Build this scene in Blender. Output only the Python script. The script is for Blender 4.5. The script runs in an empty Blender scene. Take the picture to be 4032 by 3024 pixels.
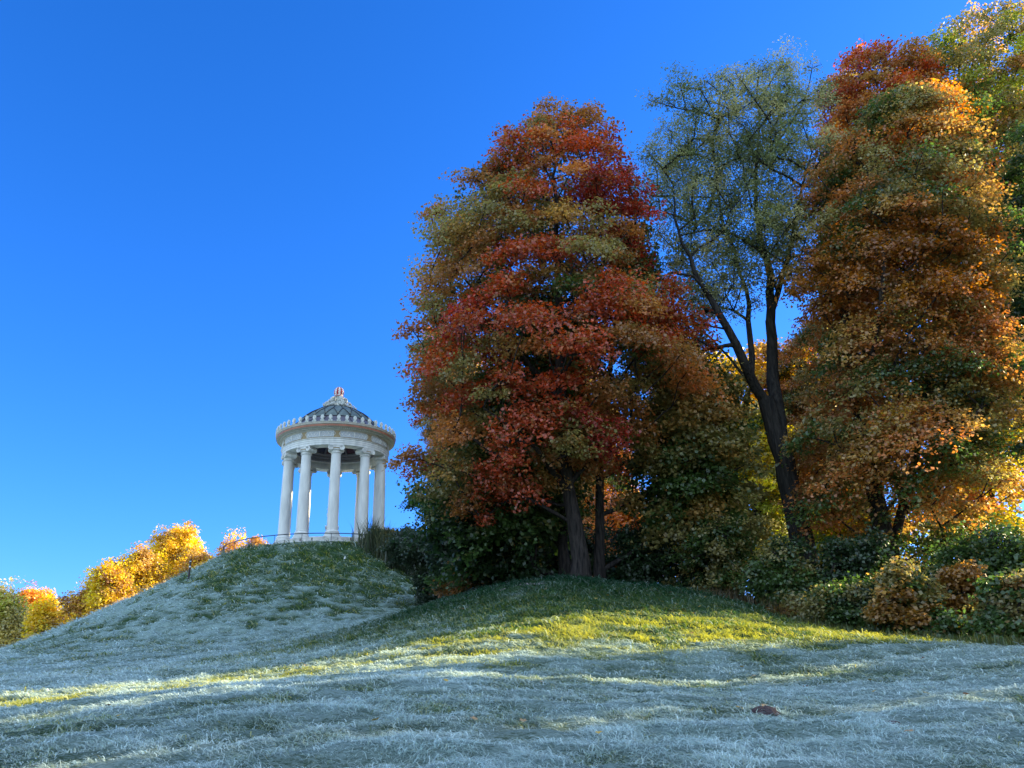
import bpy, math, numpy as np
from math import sin, cos, pi, radians as R_
C = bpy.context.scene.collection
PI2 = 2*pi

# ------------------------------------------------------------------ camera
PITCH, ROLL, FPX = 0.36876, 0.03305, 3091.26      # focal length in 4032-px-wide pixels
EYE = np.array([0.0, 0.0, 0.0])
cF = np.array([0, cos(PITCH), sin(PITCH)]); cR0 = np.array([1., 0, 0]); cU0 = np.cross(cR0, cF)
cR = cR0*cos(ROLL) - cU0*sin(ROLL); cU = cU0*cos(ROLL) + cR0*sin(ROLL)
cam = bpy.data.cameras.new('camera'); co = bpy.data.objects.new('camera', cam); C.objects.link(co)
from mathutils import Matrix, Vector
M = Matrix(((cR[0], cU[0], -cF[0], 0), (cR[1], cU[1], -cF[1], 0), (cR[2], cU[2], -cF[2], 0), (0, 0, 0, 1)))
co.matrix_world = M
cam.sensor_width = 36.0; cam.sensor_fit = 'HORIZONTAL'; cam.lens = 36.0*FPX/4032
cam.clip_start = 0.1; cam.clip_end = 6000
bpy.context.scene.camera = co

K = 4032/2212.0
def raydir(px, py):
    v = cF*FPX + cR*(px*K-2016) - cU*(py*K-1512)
    return v/np.linalg.norm(v)
def at(px, py, Y):
    """point at forward distance Y seen at photo position px,py (surveying helper)"""
    v = raydir(px, py); return v*(Y/v[1])

# ------------------------------------------------------------------ materials
def nodes(name):
    m = bpy.data.materials.new(name); m.use_nodes = True
    nt = m.node_tree; nt.nodes.clear()
    out = nt.nodes.new('ShaderNodeOutputMaterial')
    return m, nt, out
def N(nt, t, **kw):
    n = nt.nodes.new(t)
    for k, v in kw.items():
        if k.startswith('i_'): n.inputs[k[2:].replace('_', ' ')].default_value = v
        else: setattr(n, k, v)
    return n
def simple(name, col, rough=.7, var=.25, scale=6., bump=.02, bscale=30., metal=0., col2=None, spec=.3, zs=1.):
    m, nt, out = nodes(name); L = nt.links.new
    b = N(nt, 'ShaderNodeBsdfPrincipled'); b.inputs['Roughness'].default_value = rough; b.inputs['Metallic'].default_value = metal
    b.inputs['Specular IOR Level'].default_value = spec
    tc = N(nt, 'ShaderNodeTexCoord'); no = N(nt, 'ShaderNodeTexNoise'); no.inputs['Scale'].default_value = scale; no.inputs['Detail'].default_value = 8
    mp = N(nt, 'ShaderNodeMapping'); mp.inputs['Scale'].default_value = (1, 1, zs); L(tc.outputs['Object'], mp.inputs[0]); L(mp.outputs[0], no.inputs['Vector'])
    cr = N(nt, 'ShaderNodeValToRGB'); e = cr.color_ramp.elements
    c2 = col2 or tuple(c*(1-var) for c in col)
    e[0].position = .32; e[0].color = (*c2, 1); e[1].position = .66; e[1].color = (*col, 1)
    L(no.outputs['Fac'], cr.inputs['Fac']); L(cr.outputs['Color'], b.inputs['Base Color'])
    n2 = N(nt, 'ShaderNodeTexNoise'); n2.inputs['Scale'].default_value = bscale; n2.inputs['Detail'].default_value = 6
    L(mp.outputs[0], n2.inputs['Vector'])
    bp = N(nt, 'ShaderNodeBump'); bp.inputs['Strength'].default_value = 1; bp.inputs['Distance'].default_value = bump
    L(n2.outputs['Fac'], bp.inputs['Height']); L(bp.outputs['Normal'], b.inputs['Normal'])
    L(b.outputs['BSDF'], out.inputs['Surface'])
    return m
def attr_leaf(name, trans=.42, gloss=.06, attr='col'):
    m, nt, out = nodes(name); L = nt.links.new
    a = N(nt, 'ShaderNodeAttribute'); a.attribute_name = attr
    d = N(nt, 'ShaderNodeBsdfDiffuse'); t = N(nt, 'ShaderNodeBsdfTranslucent'); g = N(nt, 'ShaderNodeBsdfGlossy'); g.inputs['Roughness'].default_value = .45
    hs = N(nt, 'ShaderNodeHueSaturation'); hs.inputs['Saturation'].default_value = 1.1; hs.inputs['Value'].default_value = 1.25
    L(a.outputs['Color'], d.inputs['Color']); L(a.outputs['Color'], hs.inputs['Color']); L(hs.outputs['Color'], t.inputs['Color'])
    m1 = N(nt, 'ShaderNodeMixShader'); m1.inputs[0].default_value = trans
    m2 = N(nt, 'ShaderNodeMixShader'); m2.inputs[0].default_value = gloss
    L(d.outputs[0], m1.inputs[1]); L(t.outputs[0], m1.inputs[2]); L(m1.outputs[0], m2.inputs[1]); L(g.outputs[0], m2.inputs[2])
    L(m2.outputs[0], out.inputs['Surface'])
    return m

MAT = {}
MAT['leaf'] = attr_leaf('leaf', .5)
MAT['bark'] = simple('bark', (.06, .05, .045), .95, .5, 9, .10, 16, col2=(.014, .013, .014), spec=.1, zs=.16)
MAT['barkg'] = simple('bark_grey', (.045, .04, .036), .95, .5, 8, .12, 13, col2=(.016, .015, .015), spec=.1, zs=.16)
MAT['marble'] = simple('marble', (.80, .78, .74), .55, .1, 2.2, .003, 30, col2=(.60, .59, .57), zs=.25)
MAT['stone'] = simple('stone', (.62, .60, .56), .8, .3, 2.2, .006, 25, col2=(.36, .35, .33))
MAT['cornice'] = simple('cornice_stone', (.60, .55, .47), .6, .2, 3, .003, 30, col2=(.46, .42, .37))
MAT['copper'] = simple('terracotta_band', (.50, .20, .13), .5, .2, 3, .002, 30, col2=(.36, .15, .10))
MAT['gold'] = simple('gilt_ground', (.42, .31, .17), .5, .2, 3, .002, 30)
MAT['panel'] = simple('relief_panel', (.62, .62, .62), .7, .3, 14, .02, 22, col2=(.36, .40, .46))
MAT['dark'] = simple('dark_coffer', (.05, .055, .09), .7, .4, 3, .002, 30)
MAT['wine'] = simple('wine_coffer', (.09, .035, .05), .7, .4, 3, .002, 30)
MAT['ceil'] = simple('ceiling_rib', (.22, .21, .22), .7, .2, 3, .002, 30)
MAT['lead'] = simple('roof_lead', (.14, .18, .165), .55, .35, 2.5, .004, 10, col2=(.075, .10, .10), spec=.35)
MAT['seam'] = simple('roof_seam', (.03, .03, .035), .6, .2, 4, .001, 20)
MAT['skirt'] = simple('roof_skirt', (.13, .11, .12), .5, .3, 3, .003, 20)
MAT['ante'] = simple('antefix_stone', (.62, .64, .58), .7, .3, 9, .012, 26, col2=(.40, .44, .40))
MAT['red'] = simple('red_paint', (.42, .03, .04), .5, .2, 6, .001, 30)
MAT['white'] = simple('white_paint', (.80, .78, .74), .5, .1, 6, .001, 30)
MAT['orn'] = simple('ornament_stone', (.66, .64, .58), .7, .3, 7, .02, 16, col2=(.42, .46, .44))
MAT['iron'] = simple('iron', (.06, .065, .08), .45, .3, 6, .001, 30, spec=.5)
MAT['wood'] = simple('post_wood', (.07, .05, .055), .8, .4, 6, .01, 20)
MAT['paper'] = simple('paper', (.8, .8, .78), .8, .1, 6, .001, 30)
MAT['soil'] = simple('soil', (.13, .095, .095), 1., .5, 18, .04, 60, col2=(.05, .035, .04), spec=.1)
MAT['slab'] = simple('root_stone', (.30, .27, .27), .95, .5, 4, .02, 20, col2=(.16, .14, .14), spec=.1)

# ------------------------------------------------------------------ mesh helpers
def mesh_np(name, V, F, mat, parent=None, colors=None, smooth=False, loc=None, mats=None, midx=None):
    """F: list of arrays of shape (n,k)"""
    V = np.asarray(V, dtype=np.float32)
    Fs = [np.asarray(f, dtype=np.int32) for f in F if len(f)]
    me = bpy.data.meshes.new(name)
    me.vertices.add(len(V)); me.vertices.foreach_set('co', V.ravel())
    nl = sum(f.size for f in Fs); npoly = sum(len(f) for f in Fs)
    me.loops.add(nl); me.loops.foreach_set('vertex_index', np.concatenate([f.ravel() for f in Fs]))
    me.polygons.add(npoly)
    sizes = np.concatenate([np.full(len(f), f.shape[1], np.int32) for f in Fs])
    me.polygons.foreach_set('loop_start', np.concatenate([[0], np.cumsum(sizes)[:-1]]).astype(np.int32))
    me.update(calc_edges=True)
    if smooth: me.polygons.foreach_set('use_smooth', np.ones(npoly, bool))
    if colors is not None:
        cols = np.asarray(colors, dtype=np.float32)
        dom = 'POINT' if len(cols) == len(V) and len(cols) != npoly else 'FACE'
        a = me.attributes.new('col', 'FLOAT_COLOR', dom)
        a.data.foreach_set('color', np.concatenate([cols, np.ones((len(cols), 1), np.float32)], 1).ravel())
    if mats:
        for m in mats: me.materials.append(m)
        me.polygons.foreach_set('material_index', np.asarray(midx, np.int32))
    else: me.materials.append(mat)
    o = bpy.data.objects.new(name, me); C.objects.link(o)
    if parent: o.parent = parent
    if loc is not None: o.location = loc
    return o
class MB:
    """collects primitives into one mesh with material slots"""
    def __init__(s): s.V = []; s.F = []; s.M = []; s.mats = []; s.n = 0
    def add(s, V, F, mat):
        if mat not in s.mats: s.mats.append(mat)
        i = s.mats.index(mat)
        for f in F: s.F.append([a+s.n for a in f]); s.M.append(i)
        s.V.extend([tuple(v) for v in V]); s.n += len(V)
    def lathe(s, prof, mat, n=64, c=(0, 0), a0=0., a1=PI2, z0=0.):
        full = abs(a1-a0-PI2) < 1e-6; m = n if full else n+1
        V = []
        for k in range(m):
            a = a0+(a1-a0)*k/n
            for r, z in prof: V.append((c[0]+r*sin(a), c[1]-r*cos(a), z+z0))
        P = len(prof); F = []
        for k in range(n):
            k2 = (k+1) % m
            for i in range(P-1): F.append([k*P+i, k2*P+i, k2*P+i+1, k*P+i+1])
        s.add(V, F, mat)
    def box(s, c, d, mat, rz=0., bev=0.):
        x, y, z = d[0]/2, d[1]/2, d[2]/2
        V = [(-x, -y, -z), (x, -y, -z), (x, y, -z), (-x, y, -z), (-x, -y, z), (x, -y, z), (x, y, z), (-x, y, z)]
        V = [(c[0]+v[0]*cos(rz)-v[1]*sin(rz), c[1]+v[0]*sin(rz)+v[1]*cos(rz), c[2]+v[2]) for v in V]
        s.add(V, [[0, 3, 2, 1], [4, 5, 6, 7], [0, 1, 5, 4], [1, 2, 6, 5], [2, 3, 7, 6], [3, 0, 4, 7]], mat)
    def tube(s, pts, rad, mat, n=8, cap=True):
        pts = [np.array(p, float) for p in pts]; m = len(pts)
        rad = [rad]*m if np.isscalar(rad) else rad
        V = []; prev = None
        for i, p in enumerate(pts):
            t = pts[min(i+1, m-1)]-pts[max(i-1, 0)]; t /= np.linalg.norm(t)+1e-12
            u = np.cross(t, [0, 0, 1.] if abs(t[2]) < .9 else [1., 0, 0]) if prev is None else prev-t*np.dot(prev, t)
            u /= np.linalg.norm(u)+1e-12; prev = u; w = np.cross(t, u)
            for k in range(n):
                a = PI2*k/n; V.append(p+(u*cos(a)+w*sin(a))*rad[i])
        F = [[i*n+k, i*n+(k+1) % n, (i+1)*n+(k+1) % n, (i+1)*n+k] for i in range(m-1) for k in range(n)]
        if cap: F += [list(range(n))[::-1], [(m-1)*n+k for k in range(n)]]
        s.add(V, F, mat)
    def cyl(s, p0, p1, r, mat, n=20): s.tube([p0, p1], r, mat, n)
    def build(s, name, parent=None, smooth=False, loc=None):
        me = bpy.data.meshes.new(name); me.from_pydata(s.V, [], s.F)
        for m in s.mats: me.materials.append(m)
        me.polygons.foreach_set('material_index', s.M)
        me.update()
        if smooth:
            me.polygons.foreach_set('use_smooth', [True]*len(me.polygons))
            me.set_sharp_from_angle(angle=R_(38))
        o = bpy.data.objects.new(name, me); C.objects.link(o)
        if parent: o.parent = parent
        if loc is not None: o.location = loc
        return o
def tag(o, label=None, cat=None, group=None, kind=None):
    if label: o['label'] = label
    if cat: o['category'] = cat
    if group: o['group'] = group
    if kind: o['kind'] = kind
    return o
def empty(name, loc, rz=0.):
    o = bpy.data.objects.new(name, None); C.objects.link(o); o.location = loc; o.rotation_euler = (0, 0, rz)
    o.empty_display_size = .3
    return o

# ------------------------------------------------------------------ noise
def vnoise(P, scale, seed=0, octv=3):
    """cheap smooth noise, roughly -1..1; P (n,k)"""
    rng = np.random.RandomState(seed); out = np.zeros(len(P)); amp = 1.; tot = 0
    for o in range(octv):
        for j in range(5):
            d = rng.randn(P.shape[1]); d /= np.linalg.norm(d)
            f = (2*pi/scale)*(2**o)*(.7+.6*rng.rand())
            ph = rng.rand()*6.28
            out += amp*np.sin(P@d*f+ph+1.3*np.sin(P@np.roll(d, 1)*f*.6+ph*2))/2.4
        tot += amp; amp *= .5
    return out/tot

def lattice(P, scale, seed=0):
    """true value noise 2D 0..1"""
    q = P[:, :2]/scale; i = np.floor(q).astype(np.int64); f = q-i; f = f*f*(3-2*f)
    def h(a, b):
        n = (a*374761393+b*668265263+seed*1274126177) & 0xffffffff
        n = ((n ^ (n >> 13))*1274126177) & 0xffffffff
        return ((n ^ (n >> 16)) & 0xffff)/65535.
    a = h(i[:, 0], i[:, 1]); b = h(i[:, 0]+1, i[:, 1]); c = h(i[:, 0], i[:, 1]+1); d = h(i[:, 0]+1, i[:, 1]+1)
    return (a*(1-f[:, 0])+b*f[:, 0])*(1-f[:, 1])+(c*(1-f[:, 0])+d*f[:, 0])*f[:, 1]

# ------------------------------------------------------------------ terrain
MC = np.array([77.007*sin(-.23194), 77.007*cos(-.23194)]); MZ = 13.45    # monument centre, torus level
def P2(az, d, z): a = R_(az); return (d*sin(a), d*cos(a), z)
ctrl = [P2(0, .01, -1.6), P2(180, 8, -2.5), P2(90, 9, -2.0), P2(-90, 9, -2.6),
        P2(-31, 9, -.55), P2(-31, 18, -.05), P2(-31, 30, .7), P2(-31, 50, 1.9), P2(-31, 68, 2.6),
        P2(-17, 8, -.55), P2(-17, 20, .35), P2(-17, 35, 1.6), P2(-17, 50, 2.9),
        P2(0, 7, -.6), P2(0, 14, .12), P2(0, 22, 1.25), P2(0, 30, 2.9), P2(0, 36, 4.25), P2(0, 42, 4.75), P2(0, 50, 4.6),
        P2(-6, 30, 2.1), P2(-6, 38, 3.7), P2(-7, 46, 4.2), P2(-12, 44, 2.9),
        P2(4.6, 38, 4.58), P2(4.6, 44, 4.5), P2(9, 30, 2.6), P2(9, 36.5, 3.98), P2(9, 44, 3.7),
        P2(14, 7.5, -.68), P2(14, 16, -.2), P2(14, 24, 1.2), P2(14, 35, 3.2), P2(14, 45, 2.6),
        P2(19.7, 24, .95), P2(19.7, 32, 1.70), P2(19.7, 42, 1.0),
        P2(26, 10, -.62), P2(26, 20, .25), P2(26, 27, .84), P2(26, 36, .3),
        P2(31, 8, -.75), P2(31, 15, -.2), P2(31, 23, .49), P2(31, 32, .0), P2(38, 20, .2), P2(38, 32, -.3),
        P2(55, 15, -.8), P2(55, 35, -.6), P2(75, 30, -1.6), P2(-55, 20, -1.5), P2(-55, 45, -.5), P2(-60, 75, 0),
        P2(28, 62, 0), P2(10, 62, 2.5), P2(50, 70, -.5), P2(0, 70, 3.2), P2(-13, 95, 1.5), P2(-32, 95, 1.5), P2(180, 60, -4), P2(90, 70, -2), P2(-90, 60, -3)]
ctrl = np.array(ctrl)
def tps(r): r = np.maximum(r, 1e-9); return r*r*np.log(r)
_n = len(ctrl); _S = 30.
_cx = ctrl[:, :2]/_S
_A = np.zeros((_n+3, _n+3)); _A[:_n, :_n] = tps(np.linalg.norm(_cx[:, None]-_cx[None], axis=2))+np.eye(_n)*.004
_A[:_n, _n] = 1; _A[:_n, _n+1:] = _cx; _A[_n:, :_n] = _A[:_n, _n:].T
_w = np.linalg.solve(_A, np.concatenate([ctrl[:, 2], [0, 0, 0]]))
def fore(P):
    q = P/_S; out = np.zeros(len(q))
    for s in range(0, len(q), 40000):
        e = q[s:s+40000]
        out[s:s+40000] = tps(np.linalg.norm(e[:, None]-_cx[None], axis=2))@_w[:_n]+_w[_n]+e@_w[_n+1:]
    d = np.hypot(P[:, 0]+5, P[:, 1]-35); t = np.clip((d-60)/50, 0, 1); t = t*t*(3-2*t)
    return out*(1-t)+t*(-1.)
HP = np.array([(0, 12.32), (6.4, 12.3), (7.6, 12.2), (8.8, 11.95), (9.8, 11.62), (10.6, 11.2), (12.3, 10.05), (16, 8.1), (19.3, 6.4), (22.3, 4.85), (25, 3.5), (30, 1.4), (40, -2), (80, -12)])
def hill(P):
    r = np.hypot(P[:, 0]-MC[0], P[:, 1]-MC[1])
    return np.interp(r, HP[:, 0], HP[:, 1])
def ground(P, detail=True):
    P = np.atleast_2d(np.asarray(P, float))[:, :2]
    a = fore(P); b = hill(P); k = 1.1
    m = np.maximum(a, b)+np.log(np.exp(-np.abs(a-b)*k)+1)/k*.8
    r = np.hypot(P[:, 0]-MC[0], P[:, 1]-MC[1]); m = np.where(r < 9, b, m*np.clip((r-9)/2, 0, 1)+b*(1-np.clip((r-9)/2, 0, 1)))
    if detail:
        w = np.clip((r-8)/1.5, 0, 1)
        m = m+w*(.05*(lattice(P, 1.7, 1)-.5)+.13*(lattice(P*[.6, 1.4], .55, 2)-.5)+.07*(lattice(P, .23, 3)-.5)+.2*(lattice(P, 6., 5)-.5)*np.clip(r/30-.3, 0, 1))
        # turf terracettes on the steep face
        m = m+.30*terr(P, r)
    return m
def gz(x, y): return float(ground([[x, y]], False)[0])
def pix_ground(px, py, lo=3., hi=110.):
    v = raydir(px, py); h = np.hypot(v[0], v[1]); t = np.linspace(lo, hi, 4000)
    P = v[None]/h*t[:, None]; g = ground(P, False); i = np.argmax(P[:, 2] <= g)
    return P[i] if P[i, 2] <= g[i] else None

# frost: how much white rime lies on the grass, with hollow shade put into it
def terr(P, r):
    st = np.clip((r-10.5)/2, 0, 1)*np.clip((31-r)/7, 0, 1)
    return st*(lattice(np.stack([P[:, 0]*.5+P[:, 1]*.1, P[:, 1]*1.5], 1)+lattice(P, 1.5, 9)[:, None]*.45, .36, 11)-.5)
def frost_shade(P):
    P = P[:, :2]
    x, y = P[:, 0], P[:, 1]
    kn = np.exp(-(((x-4.5)/15)**2+((y-37)/9.5)**2)**1.5)          # under the maples the turf stayed green
    kn2 = np.exp(-(((x+5)/6)**2+((y-33)/4)**2)**1.3)*.7
    ridge = np.exp(-(((x-7)/13)**2+((y-25-.10*x)/4.5)**2)**1.5)*.80
    f = .82+.5*(lattice(P, 1.1, 21)-.5)+.5*(lattice(P, 3.2, 22)-.5)+.35*(lattice(P, .35, 23)-.5)
    r = np.hypot(x-MC[0], y-MC[1])
    f = f-.78*np.clip(1-abs(r-14)/11, 0, 1)*(x > MC[0]-12)*np.clip((x-MC[0]+12)/8, 0, 1)-.25*np.clip((x-10)/14, 0, 1)
    f = f+.55*(lattice(P*[.6, 1.4], .55, 2)-.5)+.3*(lattice(P, .23, 3)-.5)  # less rime in the dips of these bumps, darkening them like shade
    f = f+1.1*terr(P, r)
    f = f-1.3*np.maximum(kn, kn2)-ridge
    return np.clip(f, 0, 1)

nr, na = 760, 1000
rad_ = np.concatenate([np.geomspace(.6, 6, 40)[:-1], np.geomspace(6, 110, nr-100), np.geomspace(110, 5000, 62)[1:]])
aa = np.concatenate([np.linspace(-180, -46, 50)[:-1], np.linspace(-46, 46, na-100), np.linspace(46, 180, 50)[1:-1]])
Rg, Ag = np.meshgrid(rad_, np.radians(aa), indexing='ij')
GP = np.stack([Rg*np.sin(Ag), Rg*np.cos(Ag)], 2).reshape(-1, 2)
GZ = ground(GP)
GV = np.concatenate([GP, GZ[:, None]], 1)
A_ = len(aa); i = np.arange(len(rad_)-1)[:, None]*A_; j = np.arange(A_)[None]; j2 = (j+1) % A_
F = np.stack([i+j, i+j2, i+A_+j2, i+A_+j], 2).reshape(-1, 4)[:, ::-1]
cen = np.array([[0, 0, -1.6]]); GV = np.concatenate([GV, cen]); ci = len(GV)-1
cap = np.stack([np.arange(A_), np.full(A_, ci), (np.arange(A_)+1) % A_], 1)[:, ::-1]
fr = frost_shade(GV)
dk = np.clip(lattice(GV, .5, 31)*1.4-.5, 0, 1)
gcol = np.stack([fr, dk, np.zeros_like(fr)], 1)
def grass_mat():
    m, nt, out = nodes('turf'); L = nt.links.new
    a = N(nt, 'ShaderNodeAttribute'); a.attribute_name = 'col'
    sp = N(nt, 'ShaderNodeSeparateColor'); L(a.outputs['Color'], sp.inputs[0])
    tc = N(nt, 'ShaderNodeTexCoord')
    mp = N(nt, 'ShaderNodeMapping'); mp.inputs['Scale'].default_value = (1, 1.8, 1.8); L(tc.outputs['Object'], mp.inputs[0])
    n1 = N(nt, 'ShaderNodeTexNoise'); n1.inputs['Scale'].default_value = 16; n1.inputs['Detail'].default_value = 12; n1.inputs['Roughness'].default_value = .8; L(mp.outputs[0], n1.inputs['Vector'])
    ad = N(nt, 'ShaderNodeMath', operation='MULTIPLY_ADD'); L(n1.outputs['Fac'], ad.inputs[0]); ad.inputs[1].default_value = 3.4; ad.inputs[2].default_value = -1.75
    sm = N(nt, 'ShaderNodeMath', operation='ADD', use_clamp=True); L(ad.outputs[0], sm.inputs[0]); L(sp.outputs[0], sm.inputs[1])
    cr = N(nt, 'ShaderNodeValToRGB'); e = cr.color_ramp.elements
    e[0].position = .0; e[0].color = (.03, .065, .02, 1); e[1].position = 1.; e[1].color = (.30, .40, .37, 1)
    x = cr.color_ramp.elements.new(.4); x.color = (.06, .10, .05, 1)
    L(sm.outputs[0], cr.inputs[0])
    b = N(nt, 'ShaderNodeBsdfPrincipled'); b.inputs['Roughness'].default_value = .9; b.inputs['Specular IOR Level'].default_value = .1
    L(cr.outputs[0], b.inputs['Base Color'])
    bp = N(nt, 'ShaderNodeBump'); bp.inputs['Distance'].default_value = .08; bp.inputs['Strength'].default_value = 1
    L(n1.outputs['Fac'], bp.inputs['Height']); L(bp.outputs[0], b.inputs['Normal']); L(b.outputs[0], out.inputs['Surface'])
    return m
MAT['turf'] = grass_mat()
tag(mesh_np('ground', GV, [F, cap], MAT['turf'], colors=gcol, smooth=True), kind='structure')

# grass blades
def make_blades():
    rng = np.random.RandomState(5)
    n = 700000
    d = np.exp(rng.uniform(np.log(5.2), np.log(78), n)); az = np.radians(rng.uniform(-36, 36, n))
    P = np.stack([d*np.sin(az), d*np.cos(az)], 1)
    r = np.hypot(P[:, 0]-MC[0], P[:, 1]-MC[1])
    clump = lattice(P, .22, 41)*.55+lattice(P*[.7, 1.3], .6, 42)*.45
    keep = (r > 9.0) & (rng.rand(n) < np.clip(2.2*(clump-.14), .12, 1))
    keep &= ~((P[:, 1] > 44) & (P[:, 0] > -6))
    P, d, r, clump = P[keep], d[keep], r[keep], clump[keep]; n = len(P)
    fr = frost_shade(P)
    g = ground(P)
    ln = np.maximum(.085, d*.0052)*rng.uniform(.5, 1.5, n)*(.6+.9*lattice(P, .5, 44))
    wd = np.maximum(.0028, d*.00042)*rng.uniform(.6, 1.5, n)
    a = rng.uniform(0, PI2, n)
    flow = 1.2+lattice(P, .9, 45)*4.2                   # matted tufts lean together
    a = np.where(rng.rand(n) < .6, flow+rng.randn(n)*.45, a)
    H = np.stack([np.cos(a), np.sin(a), np.zeros(n)], 1); W = np.stack([-np.sin(a), np.cos(a), np.zeros(n)], 1)
    up = np.clip(rng.normal(.30, .2, n), .05, 1.0)*np.where(d > 38, .7, 1)
    up = np.where(fr < .42, up+.4, up)
    Z = np.array([0, 0, 1.])
    b = np.concatenate([P, (g-.01+.05*(clump-.4)*np.minimum(d/12, 1.5))[:, None]], 1)
    cv = rng.normal(0, .55, n)[:, None]*ln[:, None]
    p1 = b+H*(ln*.28)[:, None]+Z*(ln*up*.55)[:, None]+W*cv*.15
    p2 = b+H*(ln*.68)[:, None]+Z*(ln*up*.75)[:, None]+W*cv*.55
    droop = rng.uniform(-.2, 1, n)
    p3 = b+H*(ln*.98)[:, None]+Z*(ln*up*(.75-.45*droop))[:, None]+W*cv*1.2
    w_ = wd[:, None]
    V = np.stack([b-W*w_, b+W*w_, p1-W*w_, p1+W*w_, p2-W*w_*.75, p2+W*w_*.75, p3], 1).reshape(-1, 3)
    i = np.arange(n)*7
    Q = np.concatenate([np.stack([i, i+1, i+3, i+2], 1), np.stack([i+2, i+3, i+5, i+4], 1)]); T = np.stack([i+4, i+5, i+6], 1)
    base = np.array([[.05, .12, .03], [.20, .27, .04], [.50, .45, .11]])[rng.choice(3, n, p=[.45, .37, .18])]
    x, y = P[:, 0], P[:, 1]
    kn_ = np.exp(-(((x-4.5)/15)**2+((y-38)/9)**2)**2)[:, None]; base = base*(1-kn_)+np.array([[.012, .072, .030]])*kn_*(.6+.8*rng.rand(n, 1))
    u = -x*cos(R_(68))+y*sin(R_(68)); sb = np.clip(1-np.abs(u-19.5)/4.5, 0, 1)   # sun streak: rime thawed, and sunlight painted in as brighter yellow
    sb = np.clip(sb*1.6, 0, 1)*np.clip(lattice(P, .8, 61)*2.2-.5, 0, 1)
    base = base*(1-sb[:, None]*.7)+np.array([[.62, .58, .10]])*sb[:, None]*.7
    white = np.array([.80, .94, .90])*rng.uniform(.58, 1.06, n)[:, None]
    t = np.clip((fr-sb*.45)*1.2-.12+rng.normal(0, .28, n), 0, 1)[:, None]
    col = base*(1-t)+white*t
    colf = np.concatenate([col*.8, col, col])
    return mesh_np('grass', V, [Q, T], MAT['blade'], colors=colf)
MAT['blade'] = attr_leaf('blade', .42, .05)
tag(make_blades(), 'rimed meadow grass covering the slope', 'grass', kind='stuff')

# ------------------------------------------------------------------ the temple
def ring_ang(R, k): return (MC[0]+R*sin(k), MC[1]-R*cos(k))
# angle 0 faces the camera: rotate root so local -Y looks to the viewer
rotm = math.atan2(-MC[0], MC[1])     # local -Y axis toward origin
root = empty('temple', (MC[0], MC[1], MZ), math.atan2(MC[0], -MC[1])+pi)
# local -Y must point from centre to camera
root.rotation_euler = (0, 0, -math.atan2(MC[0], MC[1]))
tag(root, 'round white colonnaded temple with dark ribbed dome standing on the hilltop', 'temple')
PH = .00739
b = MB()
def step(name, r, zt, zb_):
    m = MB(); n = 120; m.lathe([(0, zt), (r-.03, zt), (r, zt-.03), (r, zb_)], MAT['stone'], n)
    return m.build(name, root, True)
step('step', 5.46, -.43, -.86); step('step', 5.95, -.863, -1.29); step('step', 6.42, -1.293, -1.9)
# block joints stained dark on the risers
jm = MB()
rng = np.random.RandomState(3)
for r, zt, zb_ in ((5.46, -.44, -.86), (5.95, -.88, -1.29)):
    for k in range(60):
        a = k*PI2/60+rng.uniform(-.01, .01)
        if rng.rand() < .6:
            w = rng.choice([.02, .03, .10]); h = (zt-zb_)*rng.uniform(.6, 1)
            jm.box(((r)*sin(a), -(r)*cos(a), zb_+h/2), (w, .012, h-.02), MAT['soil'], a)
tag(jm.build('joint', root), kind='stuff')

def capital_mesh():
    """ionic capital, local: x tangential, -y outward, z up; origin at shaft top"""
    m = MB(); MA = MAT['marble']
    m.lathe([(.43, 0), (.50, .03), (.52, .07), (.50, .11), (.45, .13), (.45, .24)], MA, 32)
    m.lathe([(.45, .24), (.53, .28), (.56, .36), (.50, .42), (.1, .42)], MA, 32)
    for k in range(20):
        a = k*PI2/20; m.tube([(.535*sin(a), -.535*cos(a), .27), (.575*sin(a), -.575*cos(a), .33), (.55*sin(a), -.55*cos(a), .40)], [.03, .05, .03], MA, 6)
    m.box((0, 0, .60), (1.12, 1.06, .17), MA)
    m.box((0, 0, .715), (1.24, 1.12, .06), MA)
    m.box((0, 0, .485), (.70, 1.0, .10), MAT['gold'])
    for s in (-1, 1):
        cx, cz = s*.52, .47
        # bolster narrowing in the middle
        ys = [-.53, -.50, -.40, -.2, -.08, -.04, .04, .08, .2, .40, .50, .53]
        rr = [.235, .235, .20, .165, .16, .185, .185, .16, .165, .20, .235, .235]
        m.tube([(cx, y, cz) for y in ys], rr, MA, 24)
        for fy, sg in ((-.53, -1), (.53, 1)):
            pts = []
            for i in range(40):
                t = i/39; a = t*PI2*2.2; r = .225*(1-t)**.85+.02
                pts.append((cx+s*r*sin(a), fy+sg*.008, cz+r*cos(a)))
            m.tube(pts, [.026*(1-.4*i/39) for i in range(40)], MA, 6)
            m.cyl((cx, fy, cz), (cx, fy+sg*.03, cz), .045, MA, 12)
    return m
def base_mesh():
    m = MB(); MA = MAT['marble']
    m.lathe([(.50, .36), (.53, .33), (.53, .27), (.51, .25), (.56, .20), (.62, .14), (.645, .07), (.63, .0), (.60, -.05), (.60, -.08), (.68, -.10), (.70, -.17), (.68, -.235), (.66, -.24), (.66, -.27), (.78, -.27), (.78, -.43)], MA, 40)
    return m
def shaft_mesh():
    m = MB(); H0, H1 = .30, 7.38; prof = []
    for i in range(13):
        t = i/12; r = .505-.075*t**1.6; prof.append((r, H0+(H1-H0)*t))
    m.lathe(prof, MAT['marble'], 40)
    m.lathe([(.435, 7.34), (.455, 7.36), (.455, 7.39)], MAT['marble'], 40)
    return m
cols = []
sh0 = shaft_mesh().build('column', root, True)
cp0 = capital_mesh().build('capital', sh0, True); cp0.location = (0, 0, 7.38)
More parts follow.
